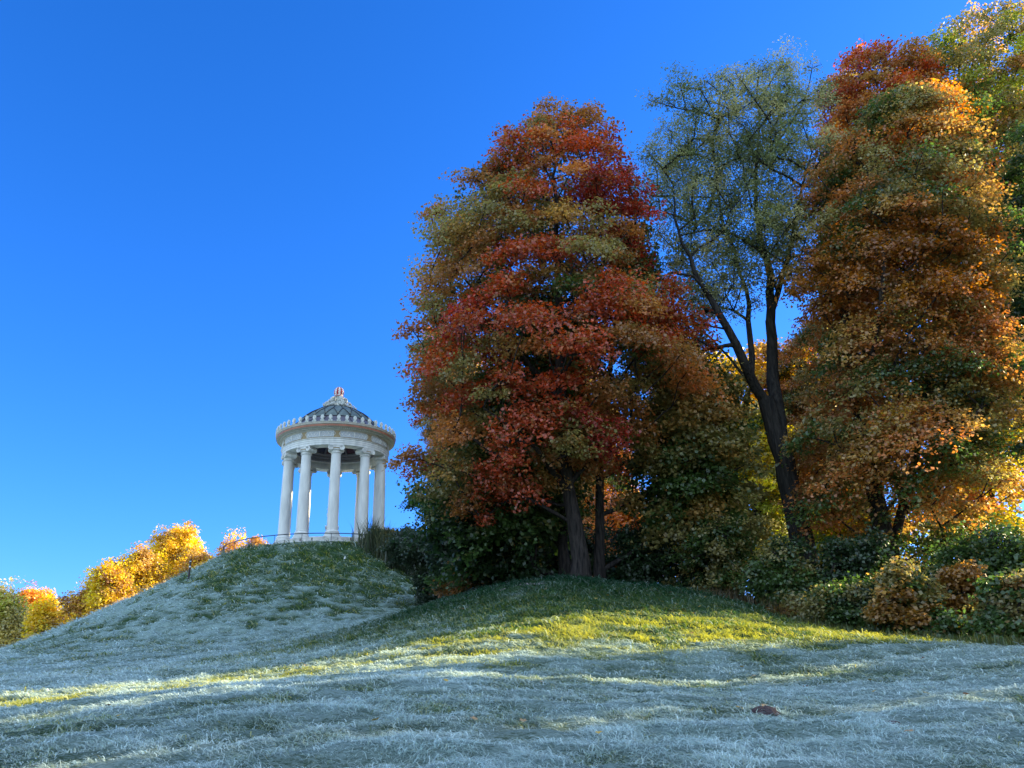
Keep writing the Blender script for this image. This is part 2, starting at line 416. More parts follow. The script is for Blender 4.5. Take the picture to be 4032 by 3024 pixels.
ba0 = base_mesh().build('base', sh0, True)
for k in range(10):
    a = R_(36*k)+PH
    if k == 0: s_, c_, b_ = sh0, cp0, ba0
    else:
        s_, c_, b_ = sh0.copy(), cp0.copy(), ba0.copy()
        for o in (s_, c_, b_): C.objects.link(o)
        s_.parent = root; c_.parent = s_; b_.parent = s_
    s_.location = (4.6*sin(a), -4.6*cos(a), 0); s_.rotation_euler = (0, 0, a)

m = MB()      # architrave with three fasciae, outside and inside
Z0 = 8.14
m.lathe([(4.03, 9.9), (4.03, 8.9), (4.06, 8.75), (4.03, 8.7), (4.07, Z0+.02), (4.12, Z0), (5.08, Z0), (5.12, Z0+.02), (5.12, 8.34), (5.15, 8.35), (5.15, 8.53), (5.18, 8.54), (5.18, 8.68), (5.22, 8.71), (5.25, 8.76), (5.20, 8.80), (5.13, 8.84)], MAT['marble'], 144)
m.build('architrave', root, True)
m = MB(); m.lathe([(5.10, 8.80), (5.10, 9.55)], MAT['gold'], 144); fz = m.build('frieze', root, True)
for k in range(10):    # ornamental relief panels between the columns
    ac = R_(36*k+18)+PH; hw = R_(14.5)
    m = MB(); m.lathe([(5.10, 8.90), (5.14, 8.905), (5.14, 9.49), (5.10, 9.495)], MAT['panel'], 14, a0=ac-hw, a1=ac+hw)
    for zz in (8.925, 9.47): m.tube([(5.15*sin(ac-hw+2*hw*i/14), -5.15*cos(ac-hw+2*hw*i/14), zz) for i in range(15)], .018, MAT['white'], 5)
    for sgn in (-1, 1):
        aa_ = ac+sgn*hw; m.tube([(5.15*sin(aa_), -5.15*cos(aa_), 8.92), (5.15*sin(aa_), -5.15*cos(aa_), 9.47)], .018, MAT['white'], 5)
        for q in range(4):                         # scrolling tendrils
            a_s = ac+sgn*hw*(.12+.24*q)
            pts = []
            for i in range(22):
                t = i/21; r = (.19*(1-t)+.02); th = t*PI2*1.4*(1 if q % 2 else -1)+(0 if q % 2 else pi)
                da = sgn*r*sin(th)/5.15+sgn*hw*.12
                pts.append((5.15*sin(a_s+da), -5.15*cos(a_s+da), 9.195+r*cos(th)))
            m.tube(pts, [.028*(1-.5*i/21) for i in range(22)], MAT['white'], 5)
    m.tube([(5.16*sin(ac), -5.16*cos(ac), 8.97), (5.17*sin(ac), -5.17*cos(ac), 9.2), (5.16*sin(ac), -5.16*cos(ac), 9.42)], [.03, .09, .03], MAT['white'], 6)
    m.build('relief_panel', fz, True)
m = MB()
m.lathe([(5.10, 9.50), (5.16, 9.53), (5.16, 9.58), (5.22, 9.62), (5.30, 9.66), (5.30, 9.70), (5.38, 9.73), (5.44, 9.745), (5.60, 9.75), (5.70, 9.755), (5.74, 9.77)], MAT['cornice'], 144)
m.lathe([(5.745, 9.772), (5.76, 9.80), (5.76, 9.95), (5.745, 9.965)], MAT['copper'], 144)
m.lathe([(5.745, 9.967), (5.80, 9.99), (5.83, 10.04), (5.80, 10.10), (5.84, 10.13), (5.86, 10.19), (5.82, 10.22), (5.5, 10.24)], MAT['cornice'], 144)
# fine bead course under the corona
for k in range(180):
    a = PI2*k/180; m.box((5.36*sin(a), -5.36*cos(a), 9.69), (.10, .10, .07), MAT['marble'], a)
m.build('cornice', root, True)
# ceiling and inner drum
m = MB()
m.lathe([(4.03, 8.9), (3.95, 9.0), (3.95, 9.25), (3.8, 9.3), (3.8, 9.5), (3.6, 9.55)], MAT['ceil'], 96)
m.build('inner_cornice', root, True)
m = MB()
NR = 20; rings = [(3.6, 9.55), (2.6, 10.35), (1.5, 10.9), (.4, 11.1)]
for ri in range(3):
    (r0, z0_), (r1, z1_) = rings[ri], rings[ri+1]
    for k in range(NR):
        a0 = PI2*k/NR; a1 = PI2*(k+1)/NR
        m.lathe([(r0, z0_+.12), (r1, z1_+.12)], MAT['dark'] if (k+ri) % 2 else MAT['wine'], 4, a0=a0, a1=a1)
for r, z in rings: m.tube([(r*sin(t*PI2/64), -r*cos(t*PI2/64), z+.05) for t in range(65)], .12, MAT['ceil'], 6)
for k in range(NR):
    a = PI2*k/NR; m.tube([(r*sin(a), -r*cos(a), z+.05) for r, z in rings], [.11, .09, .06, .03], MAT['ceil'], 6)
m.build('coffered_ceiling', root)
# roof
roof_m = MB()
dome = [(3.92, 11.42), (3.64, 11.81), (3.26, 12.21), (2.75, 12.60), (2.17, 12.95), (1.55, 13.25), (1.0, 13.47), (.6, 13.55)]
roof_m.lathe([(5.55, 10.22), (5.35, 10.36), (4.6, 10.88), (3.9, 11.38)], MAT['skirt'], 96)
roof_m.lathe(dome, MAT['lead'], 96)
roof = roof_m.build('roof', root, True)
def domept(t, a, off=.02):
    rs = [p[0] for p in dome]; zs = [p[1] for p in dome]; s = t*(len(dome)-1)
    r = float(np.interp(s, range(len(dome)), rs)); z = float(np.interp(s, range(len(dome)), zs))
    return ((r+off)*sin(a), -(r+off)*cos(a), z+off)
m = MB()
NL = 20                       # leaf-shaped lead sheets: ribs that fan into pointed arches
for k in range(NL):
    a = PI2*(k+.5)/NL
    m.tube([domept(t, a) for t in np.linspace(.42, 1, 9)], [.045]*9, MAT['seam'], 5)
    for s in (-1, 1):
        m.tube([domept(t, a+s*(PI2/NL/2)*(1-(t/.42)**1.6)) for t in np.linspace(0, .42, 8)], [.04]*8, MAT['seam'], 5)
m.tube([(3.9*sin(t*PI2/96), -3.9*cos(t*PI2/96), 11.41) for t in range(97)], .05, MAT['seam'], 6)
for k in range(24):
    a = PI2*k/24; m.tube([(r*sin(a), -r*cos(a), z+.02) for r, z in ((5.5, 10.27), (4.6, 10.9), (3.92, 11.38))], .03, MAT['seam'], 4)
m.build('seam', roof)
for k in range(NL):           # little open vents between the leaves
    m = MB(); a = PI2*k/NL; p = domept(.16, a, .05); m.tube([p, (p[0]*1.03, p[1]*1.03, p[2]-.10)], [.02, .11], MAT['ante'], 6); m.build('vent', roof)
# antefixes
def antefix():
    m = MB(); MA = MAT['ante']
    out = [(-.20, 0), (-.16, .10), (-.10, .17), (-.165, .30), (-.175, .42), (-.13, .56), (-.05, .635), (.05, .635), (.13, .56), (.175, .42), (.165, .30), (.10, .17), (.16, .10), (.20, 0)]
    n = len(out); V = [(x, -.06, z) for x, z in out]+[(x*.9, .06, z) for x, z in out]+[(x*.55, -.10, z*.8+.08) for x, z in out]
    F = [[i, (i+1) % n, n+(i+1) % n, n+i][::-1] for i in range(n)]+[[i, (i+1) % n, 2*n+(i+1) % n, 2*n+i] for i in range(n)]
    F += [list(range(2*n, 3*n)), list(range(n, 2*n))[::-1]]
    m.add(V, F, MA)
    for s in range(-2, 3):
        m.tube([(0, -.10, .14), (s*.05, -.115, .34), (s*.075, -.10, .54-abs(s)*.03)], [.02, .022, .012], MAT['white'], 5)
    for s in (-1, 1):
        m.tube([(s*(.13+.06*cos(t)), -.09, .07+.055*sin(t)) for t in np.linspace(0, 5.2, 9)], .02, MAT['white'], 5)
    return m
af0 = antefix().build('antefix', root)
for k in range(48):
    o = af0 if k == 0 else af0.copy()
    if k: C.objects.link(o); o.parent = root
    a = PI2*(k+.15)/48; o.location = (5.74*sin(a), -5.74*cos(a), 10.225); o.rotation_euler = (0, 0, a)
# finial: scrolled acroterion carrying a red and white pine cone
m = MB(); MO = MAT['orn']
m.lathe([(.75, 13.42), (.72, 13.6), (.5, 13.66), (.36, 13.9), (.30, 14.3), (.31, 14.6), (.42, 14.68), (.46, 14.76), (.42, 14.84), (.36, 14.86)], MO, 32)
m.lathe([(.435, 14.69), (.475, 14.72), (.475, 14.75), (.435, 14.78)], MAT['red'], 32)
fin = m.build('finial', root, True)
for k in range(5):
    a = PI2*(k+.25)/5; m = MB(); d = np.array([sin(a), -cos(a), 0]); w = np.array([cos(a), sin(a), 0])
    def P(r, z, o=0): return d*r+w*o+np.array([0, 0, z])
    for o in (-.11, 0, .11):
        def spiral(r0, z0_, R0, turns, sg, th0):
            return [P(r0+sg*R0*(1-.85*t)*cos(th0+t*turns*PI2), z0_+R0*(1-.85*t)*sin(th0+t*turns*PI2), o) for t in np.linspace(0, 1, 26)]
        m.tube(spiral(.62, 14.32, .27, 1.6, 1, -1.0), [.075*(1-.4*t) for t in np.linspace(0, 1, 26)], MO, 6)
        m.tube(spiral(1.12, 13.84, .24, 1.5, 1, -2.4), [.07*(1-.4*t) for t in np.linspace(0, 1, 26)], MO, 6)
        m.tube(spiral(1.62, 13.46, .16, 1.4, 1, -2.4), [.055*(1-.4*t) for t in np.linspace(0, 1, 26)], MO, 6)
    m.tube([P(.35, 13.7), P(.6, 13.95), P(.95, 13.72), P(1.3, 13.55), P(1.7, 13.3)], [.2, .22, .18, .15, .10], MO, 8)
    for q in range(9):
        t = q/8; m.tube([P(.42+1.3*t, 14.5-1.05*t+.12*sin(q*2)), P(.55+1.3*t, 14.62-1.05*t+.05*cos(q*3))], [.10, .05], MO, 6)
    m.build('scroll', fin, True)
m = MB()
for ring_ in range(9):
    t = ring_/8; z = 14.90+.84*t; r = .44*math.sqrt(max(0, 1-(max(t-.28, 0)/.74)**2))*(.86+.14*min(1, t/.28))
    n = 14; nn = n
    for k in range(nn):
        a = PI2*(k+.5*(ring_ % 2))/nn
        s = .6*max(r, .10)*PI2/nn
        c = np.array([r*sin(a), -r*cos(a), z]); o_ = np.array([sin(a), -cos(a), .2])
        m.tube([c-o_*.06, c+o_*.02, c+o_*.06, c+o_*.075], [s*.9, s, s*.6, .005], MAT['red'] if k % 2 else MAT['white'], 7)
m.lathe([(.34, 14.82), (.42, 14.95), (.41, 15.2), (.34, 15.5), (.2, 15.68), (.0, 15.76)], MAT['white'], 20)
m.build('pine_cone', fin, True)
# pedestal with urn in the middle of the floor
m = MB()
m.box((0, 0, -.33), (1.3, 1.3, .2), MAT['stone']); m.box((0, 0, .5), (1.05, 1.05, 1.6), MAT['marble']); m.box((0, 0, 1.37), (1.28, 1.28, .16), MAT['marble']); m.box((0, 0, 1.25), (1.15, 1.15, .08), MAT['marble'])
m.lathe([(0, 1.45), (.42, 1.46), (.40, 1.6), (.22, 1.75), (.30, 2.0), (.52, 2.4), (.56, 2.7), (.45, 2.95), (.36, 3.05), (.56, 3.15), (.52, 3.22), (.2, 3.3), (0, 3.35)], MAT['marble'], 32)
pd = m.build('pedestal', None, True, (MC[0], MC[1], MZ)); pd.rotation_euler = (0, 0, root.rotation_euler[2])
tag(pd, 'marble pedestal with an urn half hidden behind the middle temple column', 'pedestal')

# ------------------------------------------------------------------ railing
rr_ = empty('railing', (MC[0], MC[1], MZ-1.84), root.rotation_euler[2])
tag(rr_, 'low dark iron handrail curving round the hilltop below the temple', 'railing')
RR = 9.72; rot = root.rotation_euler[2]
m = MB(); pts = []
def railpt(a):
    x = RR*sin(a); y = -RR*cos(a)
    wx = MC[0]+x*cos(rot)-y*sin(rot); wy = MC[1]+x*sin(rot)+y*cos(rot)
    return (x, y, gz(wx, wy)-(MZ-1.84))
aL, aRr = -R_(74), R_(80)
pts = [railpt(a) for a in np.linspace(aL, aRr, 70)]
m.tube([(p[0], p[1], p[2]+.84) for p in pts], .04, MAT['iron'], 8); m.build('rail', rr_, True)
for k in range(13):
    a = R_(2)+R_(14.2)*(k-6.5)+R_(5)
    p = railpt(a); m = MB(); m.cyl((p[0], p[1], p[2]-.1), (p[0], p[1], p[2]+.83), .022, MAT['iron'], 8); m.cyl((p[0], p[1], p[2]-.1), (p[0], p[1], p[2]+.06), .07, MAT['stone'], 8)
    m.build('post', rr_, True)
p = railpt(aL); m = MB(); m.cyl((p[0], p[1], p[2]-.2), (p[0], p[1], p[2]+.85), .055, MAT['iron'], 10); m.build('end_post', rr_, True)
q = railpt(aL+.14); m = MB(); m.tube([(p[0], p[1], p[2]+.42), (q[0], q[1], q[2]+.05)], .02, MAT['iron'], 6); m.build('brace', rr_, True)

# wooden post on the left flank
g = pix_ground(407, 1253, 40, 76)
if g is None: g = at(407, 1250, 66)
m = MB(); h = 1.55
m.tube([(0, 0, -.3), (0, 0, h*.97), (0, 0, h)], [.075, .07, .06], MAT['wood'], 10)
m.lathe([(.074, h*.62), (.078, h*.63), (.078, h*.68), (.074, h*.69)], MAT['paper'], 12)
m.lathe([(.072, h*.90), (.077, h*.91), (.077, h*.93), (.072, h*.94)], MAT['paper'], 12)
m.box((0, 0, h+.01), (.16, .16, .04), MAT['wood'])
tag(m.build('marker_post', None, True, (g[0], g[1], gz(g[0], g[1]))), 'dark wooden post with pale bands standing on the left flank of the hill', 'post')
g = pix_ground(1357, 2205*1.0/1.0) if False else pix_ground(744, 1209.5, 30, 76)
if g is not None:
    m = MB(); m.add([(-.07, 0, 0), (.06, .02, .02), (.09, .03, .16), (.02, .05, .27), (-.05, .03, .14), (0, .07, .1)], [[0, 1, 2, 3, 4], [4, 3, 5], [3, 2, 5], [2, 1, 5], [1, 0, 5], [0, 4, 5]], MAT['paper'])
    tag(m.build('paper_scrap', None, False, (g[0], g[1], gz(g[0], g[1])+.06)), 'small crumpled white scrap of paper on the grass below the temple', 'litter')

# ------------------------------------------------------------------ trees
def pal(*c): return np.array(c, float)
RED = (.50, .09, .035); CRIM = (.40, .055, .04); ORG = (.56, .22, .07); AMB = (.52, .31, .09); OLV = (.30, .25, .08); YEL = (.85, .64, .04); YG = (.42, .46, .06)
GRN = (.075, .135, .03); DGR = (.03, .065, .02); ASH = (.36, .35, .15); PALE = (.56, .50, .22); BRN = (.42, .19, .06); GOLD = (.88, .58, .04); FIRE = (.85, .30, .04)

def build_tree(name, env, D_axis, trunks, nclump, crad, nleaf, leaf, outc, innc, seed, parent=None, flat=.5, droop=.25, inner_frac=.45, outw=None, bark='bark', leafasp=.8, twigs=4, rmin=.3, patches=(), noise_scale=5., hang=.0, attach=True, fill=1., twig_r=.014, spc=.66, rough=.08, under=.6, spray=7):
    """env(z)->(cx,cy,halfwidth_x,halfdepth_y); env.z0,z1. trunks: list of (points (n,3), radii (n))"""
    rng = np.random.RandomState(seed)
    z0, z1 = env.z0, env.z1
    cl = []; tries = 0
    zs = np.linspace(z0, z1, 40); ws = np.array([env(z)[2]*max(env(z)[3], .3) for z in zs]); ws = np.maximum(ws, .05); cdf = np.cumsum(ws**.8); cdf /= cdf[-1]
    C_ = np.zeros((0, 3)); CA = []
    while len(CA) < nclump and tries < nclump*60:
        tries += 1
        z = np.interp(rng.rand(), cdf, zs); cx, cy, hw, hd = env(z)
        a = rng.uniform(0, PI2); wob = 1+rough*(.6*sin(2*a+z*.9+seed)+.5*sin(3*a-z*1.7+seed*2)+.5*sin(z*2.6+a+seed*3)); hw *= wob; hd *= wob; rho = rng.uniform(rmin, 1)**.55
        ar = crad*rng.uniform(.5, 1.5)*min(1, .45+hw/6.)
        x = cx+max(hw-ar*.75, .1)*rho*cos(a); y = cy+max(hd-ar*.6, .1)*rho*sin(a)
        p = np.array([x, y, z])
        if len(CA):
            dd = np.linalg.norm((C_-p)*[1, 1, 1.25], axis=1)
            if (dd < (np.array(CA)+ar)*spc).any() and tries < nclump*50: continue
        C_ = np.vstack([C_, p]); CA.append(ar); cl.append((rho, cx, cy))
    CA = np.array(CA); nC = len(CA)
    # skeleton
    nodes_p = []; par = []; fixed = []
    roots = []
    for pts, rad in trunks:
        pts = np.array(pts, float)
        seg = []; rr = []
        for i in range(len(pts)-1):
            L = np.linalg.norm(pts[i+1]-pts[i]); k = max(1, int(L/.8))
            for j in range(k): seg.append(pts[i]+(pts[i+1]-pts[i])*j/k); rr.append(rad[i]+(rad[i+1]-rad[i])*j/k)
        seg.append(pts[-1]); rr.append(rad[-1]); seg = np.array(seg)
        if len(seg) > 6:
            for _ in range(3): seg[1:-1] = .5*seg[1:-1]+.25*(seg[:-2]+seg[2:])
        start = -1
        if nodes_p and trunks[0][0] is not pts:
            dd = np.linalg.norm(np.array(nodes_p)-seg[0], axis=1)
            if dd.min() < 2.5: start = int(dd.argmin())
        for i, s in enumerate(seg):
            par.append(start if i == 0 else len(nodes_p)-1); nodes_p.append(s+(rng.randn(3)*[.05, .05, 0] if i else 0)); fixed.append(rr[i])
    tip_nodes = []
    if attach:
        ax = np.array([[c[1], c[2]] for c in cl])
        order = np.argsort([np.min(np.linalg.norm(np.array(nodes_p)-p, axis=1)) for p in C_])
        for ci_ in order:
            p = C_[ci_]; NP = np.array(nodes_p)
            h = np.hypot(NP[:, 0]-p[0], NP[:, 1]-p[1])
            cost = np.linalg.norm(NP-p, axis=1)+1.6*np.maximum(0, NP[:, 2]-(p[2]-.45*h))
            q = int(cost.argmin()); P0 = NP[q]; L = np.linalg.norm(p-P0)
            k = max(1, int(L/.75)); last = q
            mid = (P0+p)/2+np.array([0, 0, -.06*L])+rng.randn(3)*.07*L
            for j in range(1, k+1):
                t = j/k; s = (1-t)**2*P0+2*t*(1-t)*mid+t*t*p
                s = s+(rng.randn(3)*.05 if j < k else 0)
                par.append(last); nodes_p.append(s); fixed.append(0); last = len(nodes_p)-1
            tip_nodes.append((last, ci_))
    NP = np.array(nodes_p); n = len(NP); acc = np.zeros(n); EX = 2.2
    for i, _ in tip_nodes: acc[i] += .028**EX
    for i in range(n-1, -1, -1):
        if par[i] >= 0 and fixed[i] == 0: acc[par[i]] += max(acc[i], .018**EX)
    for i in range(n-1, -1, -1): pass
    R = np.maximum(acc, .018**EX)**(1/EX)
    # order problem (children always later), so accumulate again cleanly
    acc = np.zeros(n)
    for i, _ in tip_nodes: acc[i] += .028**EX
    for i in range(n-1, -1, -1):
        acc[i] = max(acc[i], .016**EX)
        if par[i] >= 0: acc[par[i]] += acc[i]
    R = acc**(1/EX); fx = np.array(fixed); R = np.where(fx > 0, fx, np.minimum(R, .19))
    VV = []; FF = []; vn = 0
    E = np.array([(par[i], i) for i in range(n) if par[i] >= 0])
    def tubes(P0, P1, r0, r1, k):
        nonlocal vn
        if not len(P0): return
        t = P1-P0; L = np.linalg.norm(t, axis=1, keepdims=True)+1e-9; t = t/L; P1 = P1+t*np.minimum(r1[:, None]*.6, L*.2)
        ref = np.where(np.abs(t[:, 2:3]) < .9, np.array([[0, 0, 1.]]), np.array([[1., 0, 0]]))
        u = np.cross(t, ref); u /= np.linalg.norm(u, axis=1, keepdims=True)+1e-9; w = np.cross(t, u)
        ang = np.arange(k)*PI2/k
        ringd = u[:, None]*np.cos(ang)[None, :, None]+w[:, None]*np.sin(ang)[None, :, None]
        V = np.concatenate([P0[:, None]+ringd*r0[:, None, None], P1[:, None]+ringd*r1[:, None, None]], 1)
        m_ = len(P0); base = vn+np.arange(m_)[:, None]*2*k; kk = np.arange(k)[None]; k2 = (kk+1) % k
        FF.append(np.stack([base+kk, base+k2, base+k+k2, base+k+kk], 2).reshape(-1, 4)); VV.append(V.reshape(-1, 3)); vn += m_*2*k
    rr0 = R[E[:, 0]]; rr1 = R[E[:, 1]]; rr0 = np.where(fx[E[:, 1]] > 0, rr0, np.minimum(rr0, rr1*1.25))
    big = rr1 > .10
    # vertical trunks: shared-ring tubes are rounder
    tubes(NP[E[big, 0]], NP[E[big, 1]], rr0[big], rr1[big], 12)
    tubes(NP[E[~big, 0]], NP[E[~big, 1]], rr0[~big], rr1[~big], 5)
    # twigs
    if twigs:
        T0 = []; T1 = []
        for i, ci_ in tip_nodes:
            for _ in range(twigs):
                d = rng.randn(3)*[1, 1, flat]; d /= np.linalg.norm(d); d[2] = abs(d[2])*.9-.1
                T0.append(NP[i]); T1.append(C_[ci_]+d*CA[ci_]*rng.uniform(.6, 1.05))
        T0 = np.array(T0); T1 = np.array(T1); mid = (T0+T1)/2+rng.randn(len(T0), 3)*.1
        rt = np.full(len(T0), twig_r)
        tubes(T0, mid, rt, rt*.75, 3); tubes(mid, T1, rt*.75, rt*.35, 3)
    org = np.array(trunks[0][0][0], float)
    wood = (np.concatenate(VV)-org, np.concatenate(FF))
    # leaves
    wgt = CA**2.0; cnt = rng.multinomial(int(nleaf/spray), wgt/wgt.sum()); idx = np.repeat(np.arange(nC), cnt); n = len(idx)
    d = rng.randn(n, 3); d /= np.linalg.norm(d, axis=1, keepdims=True)
    # irregular clumps: radius modulated by direction
    ph = rng.rand(nC, 4)*6.28; flc = flat*rng.uniform(.75, 1.8, nC)
    tilt = rng.randn(nC, 2)*.34
    az = np.arctan2(d[:, 1], d[:, 0]); mod = 1+.22*np.sin(2*az+ph[idx, 0])+.16*np.sin(5*az+ph[idx, 1])+.10*np.sin(9*az+ph[idx, 3])
    r = rng.rand(n)**.42*mod; a = CA[idx]
    pos = d*r[:, None]*a[:, None]; pos[:, 2] *= flc[idx]; pos[:, 2] += pos[:, 0]*tilt[idx, 0]+pos[:, 1]*tilt[idx, 1]
    pos[:, 2] = np.where(pos[:, 2] < 0, pos[:, 2]*under, pos[:, 2])
    out = C_-np.array([[c[1], c[2], 0] for c in cl])[:, :3]*[1, 1, 0]; out[:, 2] = 0
    on = np.linalg.norm(out, axis=1, keepdims=True)+1e-6; out = out/on; rho = np.array([c[0] for c in cl])
    rad_in = (pos[:, :2]*out[idx, :2]).sum(1)
    pos[:, 2] -= droop*rad_in*rho[idx]+.18*(r*a)**2/np.maximum(a, .3)*droop*2
    pos = pos+C_[idx]; sprayc = rng.uniform(.78, 1.22, n); spmix = rng.rand(n)
    def rp(v): return np.repeat(v, spray, axis=0)
    pos, d, r, a, idx, sprayc, spmix = [rp(v) for v in (pos, d, r, a, idx, sprayc, spmix)]; n = len(idx)
    pos = pos+rng.randn(n, 3)*leaf*np.array([1.15, 1.15, .6])
    nrm = rng.randn(n, 3)*.65+np.array([0, 0, .9])+out[idx]*.35+d*.3; nrm /= np.linalg.norm(nrm, axis=1, keepdims=True)
    t = np.cross(nrm, rng.randn(n, 3)); 
    if hang: t = t+np.array([0, 0, -hang]); t = t-nrm*(t*nrm).sum(1, keepdims=True)
    t /= np.linalg.norm(t, axis=1, keepdims=True)+1e-9; b = np.cross(nrm, t)
    s = leaf*rng.uniform(.6, 1.35, n)[:, None]
    fold = nrm*s*rng.uniform(-.1, .3, n)[:, None]
    V = np.stack([pos-t*s*.5, pos+b*s*.5*leafasp+fold-t*s*.05, pos+t*s*.5, pos-b*s*.5*leafasp+fold-t*s*.05], 1).reshape(-1, 3)
    F = np.arange(n*4).reshape(-1, 4)
    # colours by clump
    outc = pal(*outc); innc = pal(*innc)
    nz = vnoise(C_, noise_scale, seed+1, 2); nz2 = vnoise(C_, noise_scale*.6, seed+2, 2)
    qn = np.clip(.5+.75*nz+rng.normal(0, .10, nC), 0, .999)
    ccol = outc[(qn*len(outc)).astype(int)].copy()
    for (pp, pr, pc) in patches:
        dd = np.linalg.norm((C_-pp)/pr, axis=1); k = dd < 1; ccol[k] = np.array(pc)*rng.uniform(.8, 1.15, (k.sum(), 1))
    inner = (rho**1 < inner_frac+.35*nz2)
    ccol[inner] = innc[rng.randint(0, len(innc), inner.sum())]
    ccol *= rng.uniform(.8, 1.2, (nC, 1))
    lc = ccol[idx]
    # leaves low in the clump or deep inside it are less turned than those at its rim
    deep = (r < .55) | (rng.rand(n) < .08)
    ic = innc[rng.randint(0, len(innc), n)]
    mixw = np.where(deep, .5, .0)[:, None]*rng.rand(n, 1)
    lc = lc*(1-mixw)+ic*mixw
    alt = outc[rng.randint(0, len(outc), n)]; alt = outc[(spmix*len(outc)*.999).astype(int)]; k = (r*7.3+spmix*3) % 1 < .22; lc[k] = lc[k]*.45+alt[k]*.55; lc = lc*sprayc[:, None]
    lc = lc*rng.uniform(.82, 1.18, (n, 1))
    rt = parent or empty(name, tuple(org))
    mesh_np('trunk' if 'shrub' not in name and 'bush' not in name else 'stem', wood[0], [wood[1]], MAT[bark], rt, smooth=True)
    mesh_np('crown' if 'shrub' not in name and 'bush' not in name else 'foliage', V-org, [F], MAT['leaf'], rt, colors=np.clip(lc, .004, .95))
    return rt

class Env:
    def __init__(s, rows, D, depthk=.85, dmax=9., dmin=0.):
        """rows (py, xl, xr) silhouette measured in the photo; D forward distance of the axis"""
        z = []; cx = []; hw = []
        for y, xl, xr in rows:
            a = at(xl, y, D); b = at(xr, y, D); z.append((a[2]+b[2])/2); cx.append((a[0]+b[0])/2); hw.append((b[0]-a[0])/2)
        o = np.argsort(z); s.z = np.array(z)[o]; s.cx = np.array(cx)[o]; s.hw = np.array(hw)[o]; s.D = D
        s.z0, s.z1 = s.z[0], s.z[-1]; s.k = depthk; s.dmax = dmax; s.dmin = dmin
    def __call__(s, z):
        w = float(np.interp(z, s.z, s.hw))
        return float(np.interp(z, s.z, s.cx)), s.D, w, min(max(w*s.k, s.dmin), s.dmax)
def tk(D, pts, r0, r1, dd=None):
    """limb through photo positions; dd adds depth along it"""
    P = []
    for i, q in enumerate(pts):
        e = (q[2] if len(q) > 2 else 0); P.append(at(q[0], q[1], D+e))
    n = len(P); return (np.array(P), np.linspace(r0, r1, n))
def groundify(tr):
    """start the first trunk a little below the turf and flare it"""
    P, r = tr; g = gz(P[0][0], P[0][1]); P = P.copy()
    bot = np.array([P[0][0], P[0][1], g-.3])
    P = np.vstack([bot, bot+[0, 0, .35], bot+[0, 0, .9], P[1:]]) if P[1][2] > g+1.4 else np.vstack([bot, P[1:]])
    r = np.concatenate([[r[0]*1.45, r[0]*1.25, r[0]*1.05], r[1:]]) if len(P) == len(r)+2 else r
    return (P, r)

def tree(name, label, cat, D, rows, trunks, group=None, depthk=.85, dmax=9., **kw):
    env = Env(rows, D, depthk, dmax, kw.pop('dmin', 0))
    tr = [groundify(trunks[0])]+list(trunks[1:])
    rt = build_tree(name, env, D, tr, outc=kw.pop('out'), innc=kw.pop('inn'), **kw)
    return tag(rt, label, cat, group)
GT = 'trees of the wood beside the hill'

D = 38.
maple_rows = [(1130, 980, 1060), (1060, 930, 1240), (980, 860, 1400), (900, 900, 1420), (835, 852, 1560), (760, 885, 1530), (700, 875, 1500), (620, 868, 1420), (540, 885, 1400), (480, 905, 1405), (420, 960, 1400), (360, 1010, 1370), (300, 1090, 1320), (250, 1130, 1290), (228, 1145, 1165)]
f = lambda x, y, dd=-6: at(x, y, D+dd)
red_patches = [(f(1230, 570), (3.4, 4, 1.2), RED), (f(1190, 760), (3.6, 4.5, 1.3), RED), (f(1440, 700, -1), (2.4, 5, 1.4), RED), (f(1330, 880), (2.0, 4, 1.4), CRIM), (f(1250, 1000), (2.6, 4, 1.6), RED),
               (f(1290, 320, -2), (2.2, 6, 2.4), RED), (f(1350, 430, -1), (2.4, 6, 2.0), CRIM), (f(1080, 640), (2.4, 4, .9), CRIM), (f(1000, 820), (2.2, 4, 1.4), RED), (f(1110, 930), (2.2, 4, .9), RED), (f(1010, 640), (1.8, 4, .9), CRIM), (f(1280, 660), (1.3, 4, .8), RED),
               (f(980, 1000), (2.4, 5, 1.2), OLV), (f(1060, 850), (1.8, 3, 1.), OLV), (f(1130, 410), (1.6, 5, 1.2), OLV)]
T1 = tree('maple_tree', 'tall broad maple with deep red and rust leaves on the grassy knoll', 'tree', D, maple_rows,
     [tk(D, [(1258, 1256), (1245, 1130), (1225, 1050), (1214, 900), (1207, 700), (1205, 560), (1200, 420), (1195, 300)], .42, .05),
      tk(D, [(1225, 1060), (1170, 980, -2), (1130, 930, -3.5), (1040, 880, -4)], .17, .04),
      tk(D, [(1212, 860), (1150, 800, 1), (1090, 700, 2), (1000, 640, 3)], .16, .03),
      tk(D, [(1212, 780), (1290, 690, 2), (1340, 600, 2), (1370, 500, 2)], .15, .03)],
     nclump=270, crad=1.6, spc=.78, nleaf=185000, leaf=.168, out=[RED, ORG, BRN, ORG, BRN, OLV, AMB, OLV], inn=[GRN, DGR, OLV, BRN], seed=11, rough=.10, flat=.47, droop=.45, patches=red_patches, group=GT, inner_frac=.55, depthk=.85, noise_scale=4.5)
tree('leafy_tree', 'dark green tree with slim trunk left of the red maple, its boughs hanging low', 'tree', 41.5,
     [(1230, 930, 1200), (1150, 900, 1260), (1060, 890, 1280), (1000, 920, 1280), (900, 980, 1300), (780, 1050, 1300), (650, 1100, 1290)],
     [tk(41.5, [(1219, 1252), (1217, 1180), (1212, 1040), (1205, 900), (1200, 700)], .33, .06)],
     nclump=120, crad=1.7, nleaf=52000, leaf=.24, out=[GRN, DGR, GRN, OLV, GRN], inn=[DGR, GRN], seed=12, group=GT, depthk=.7)
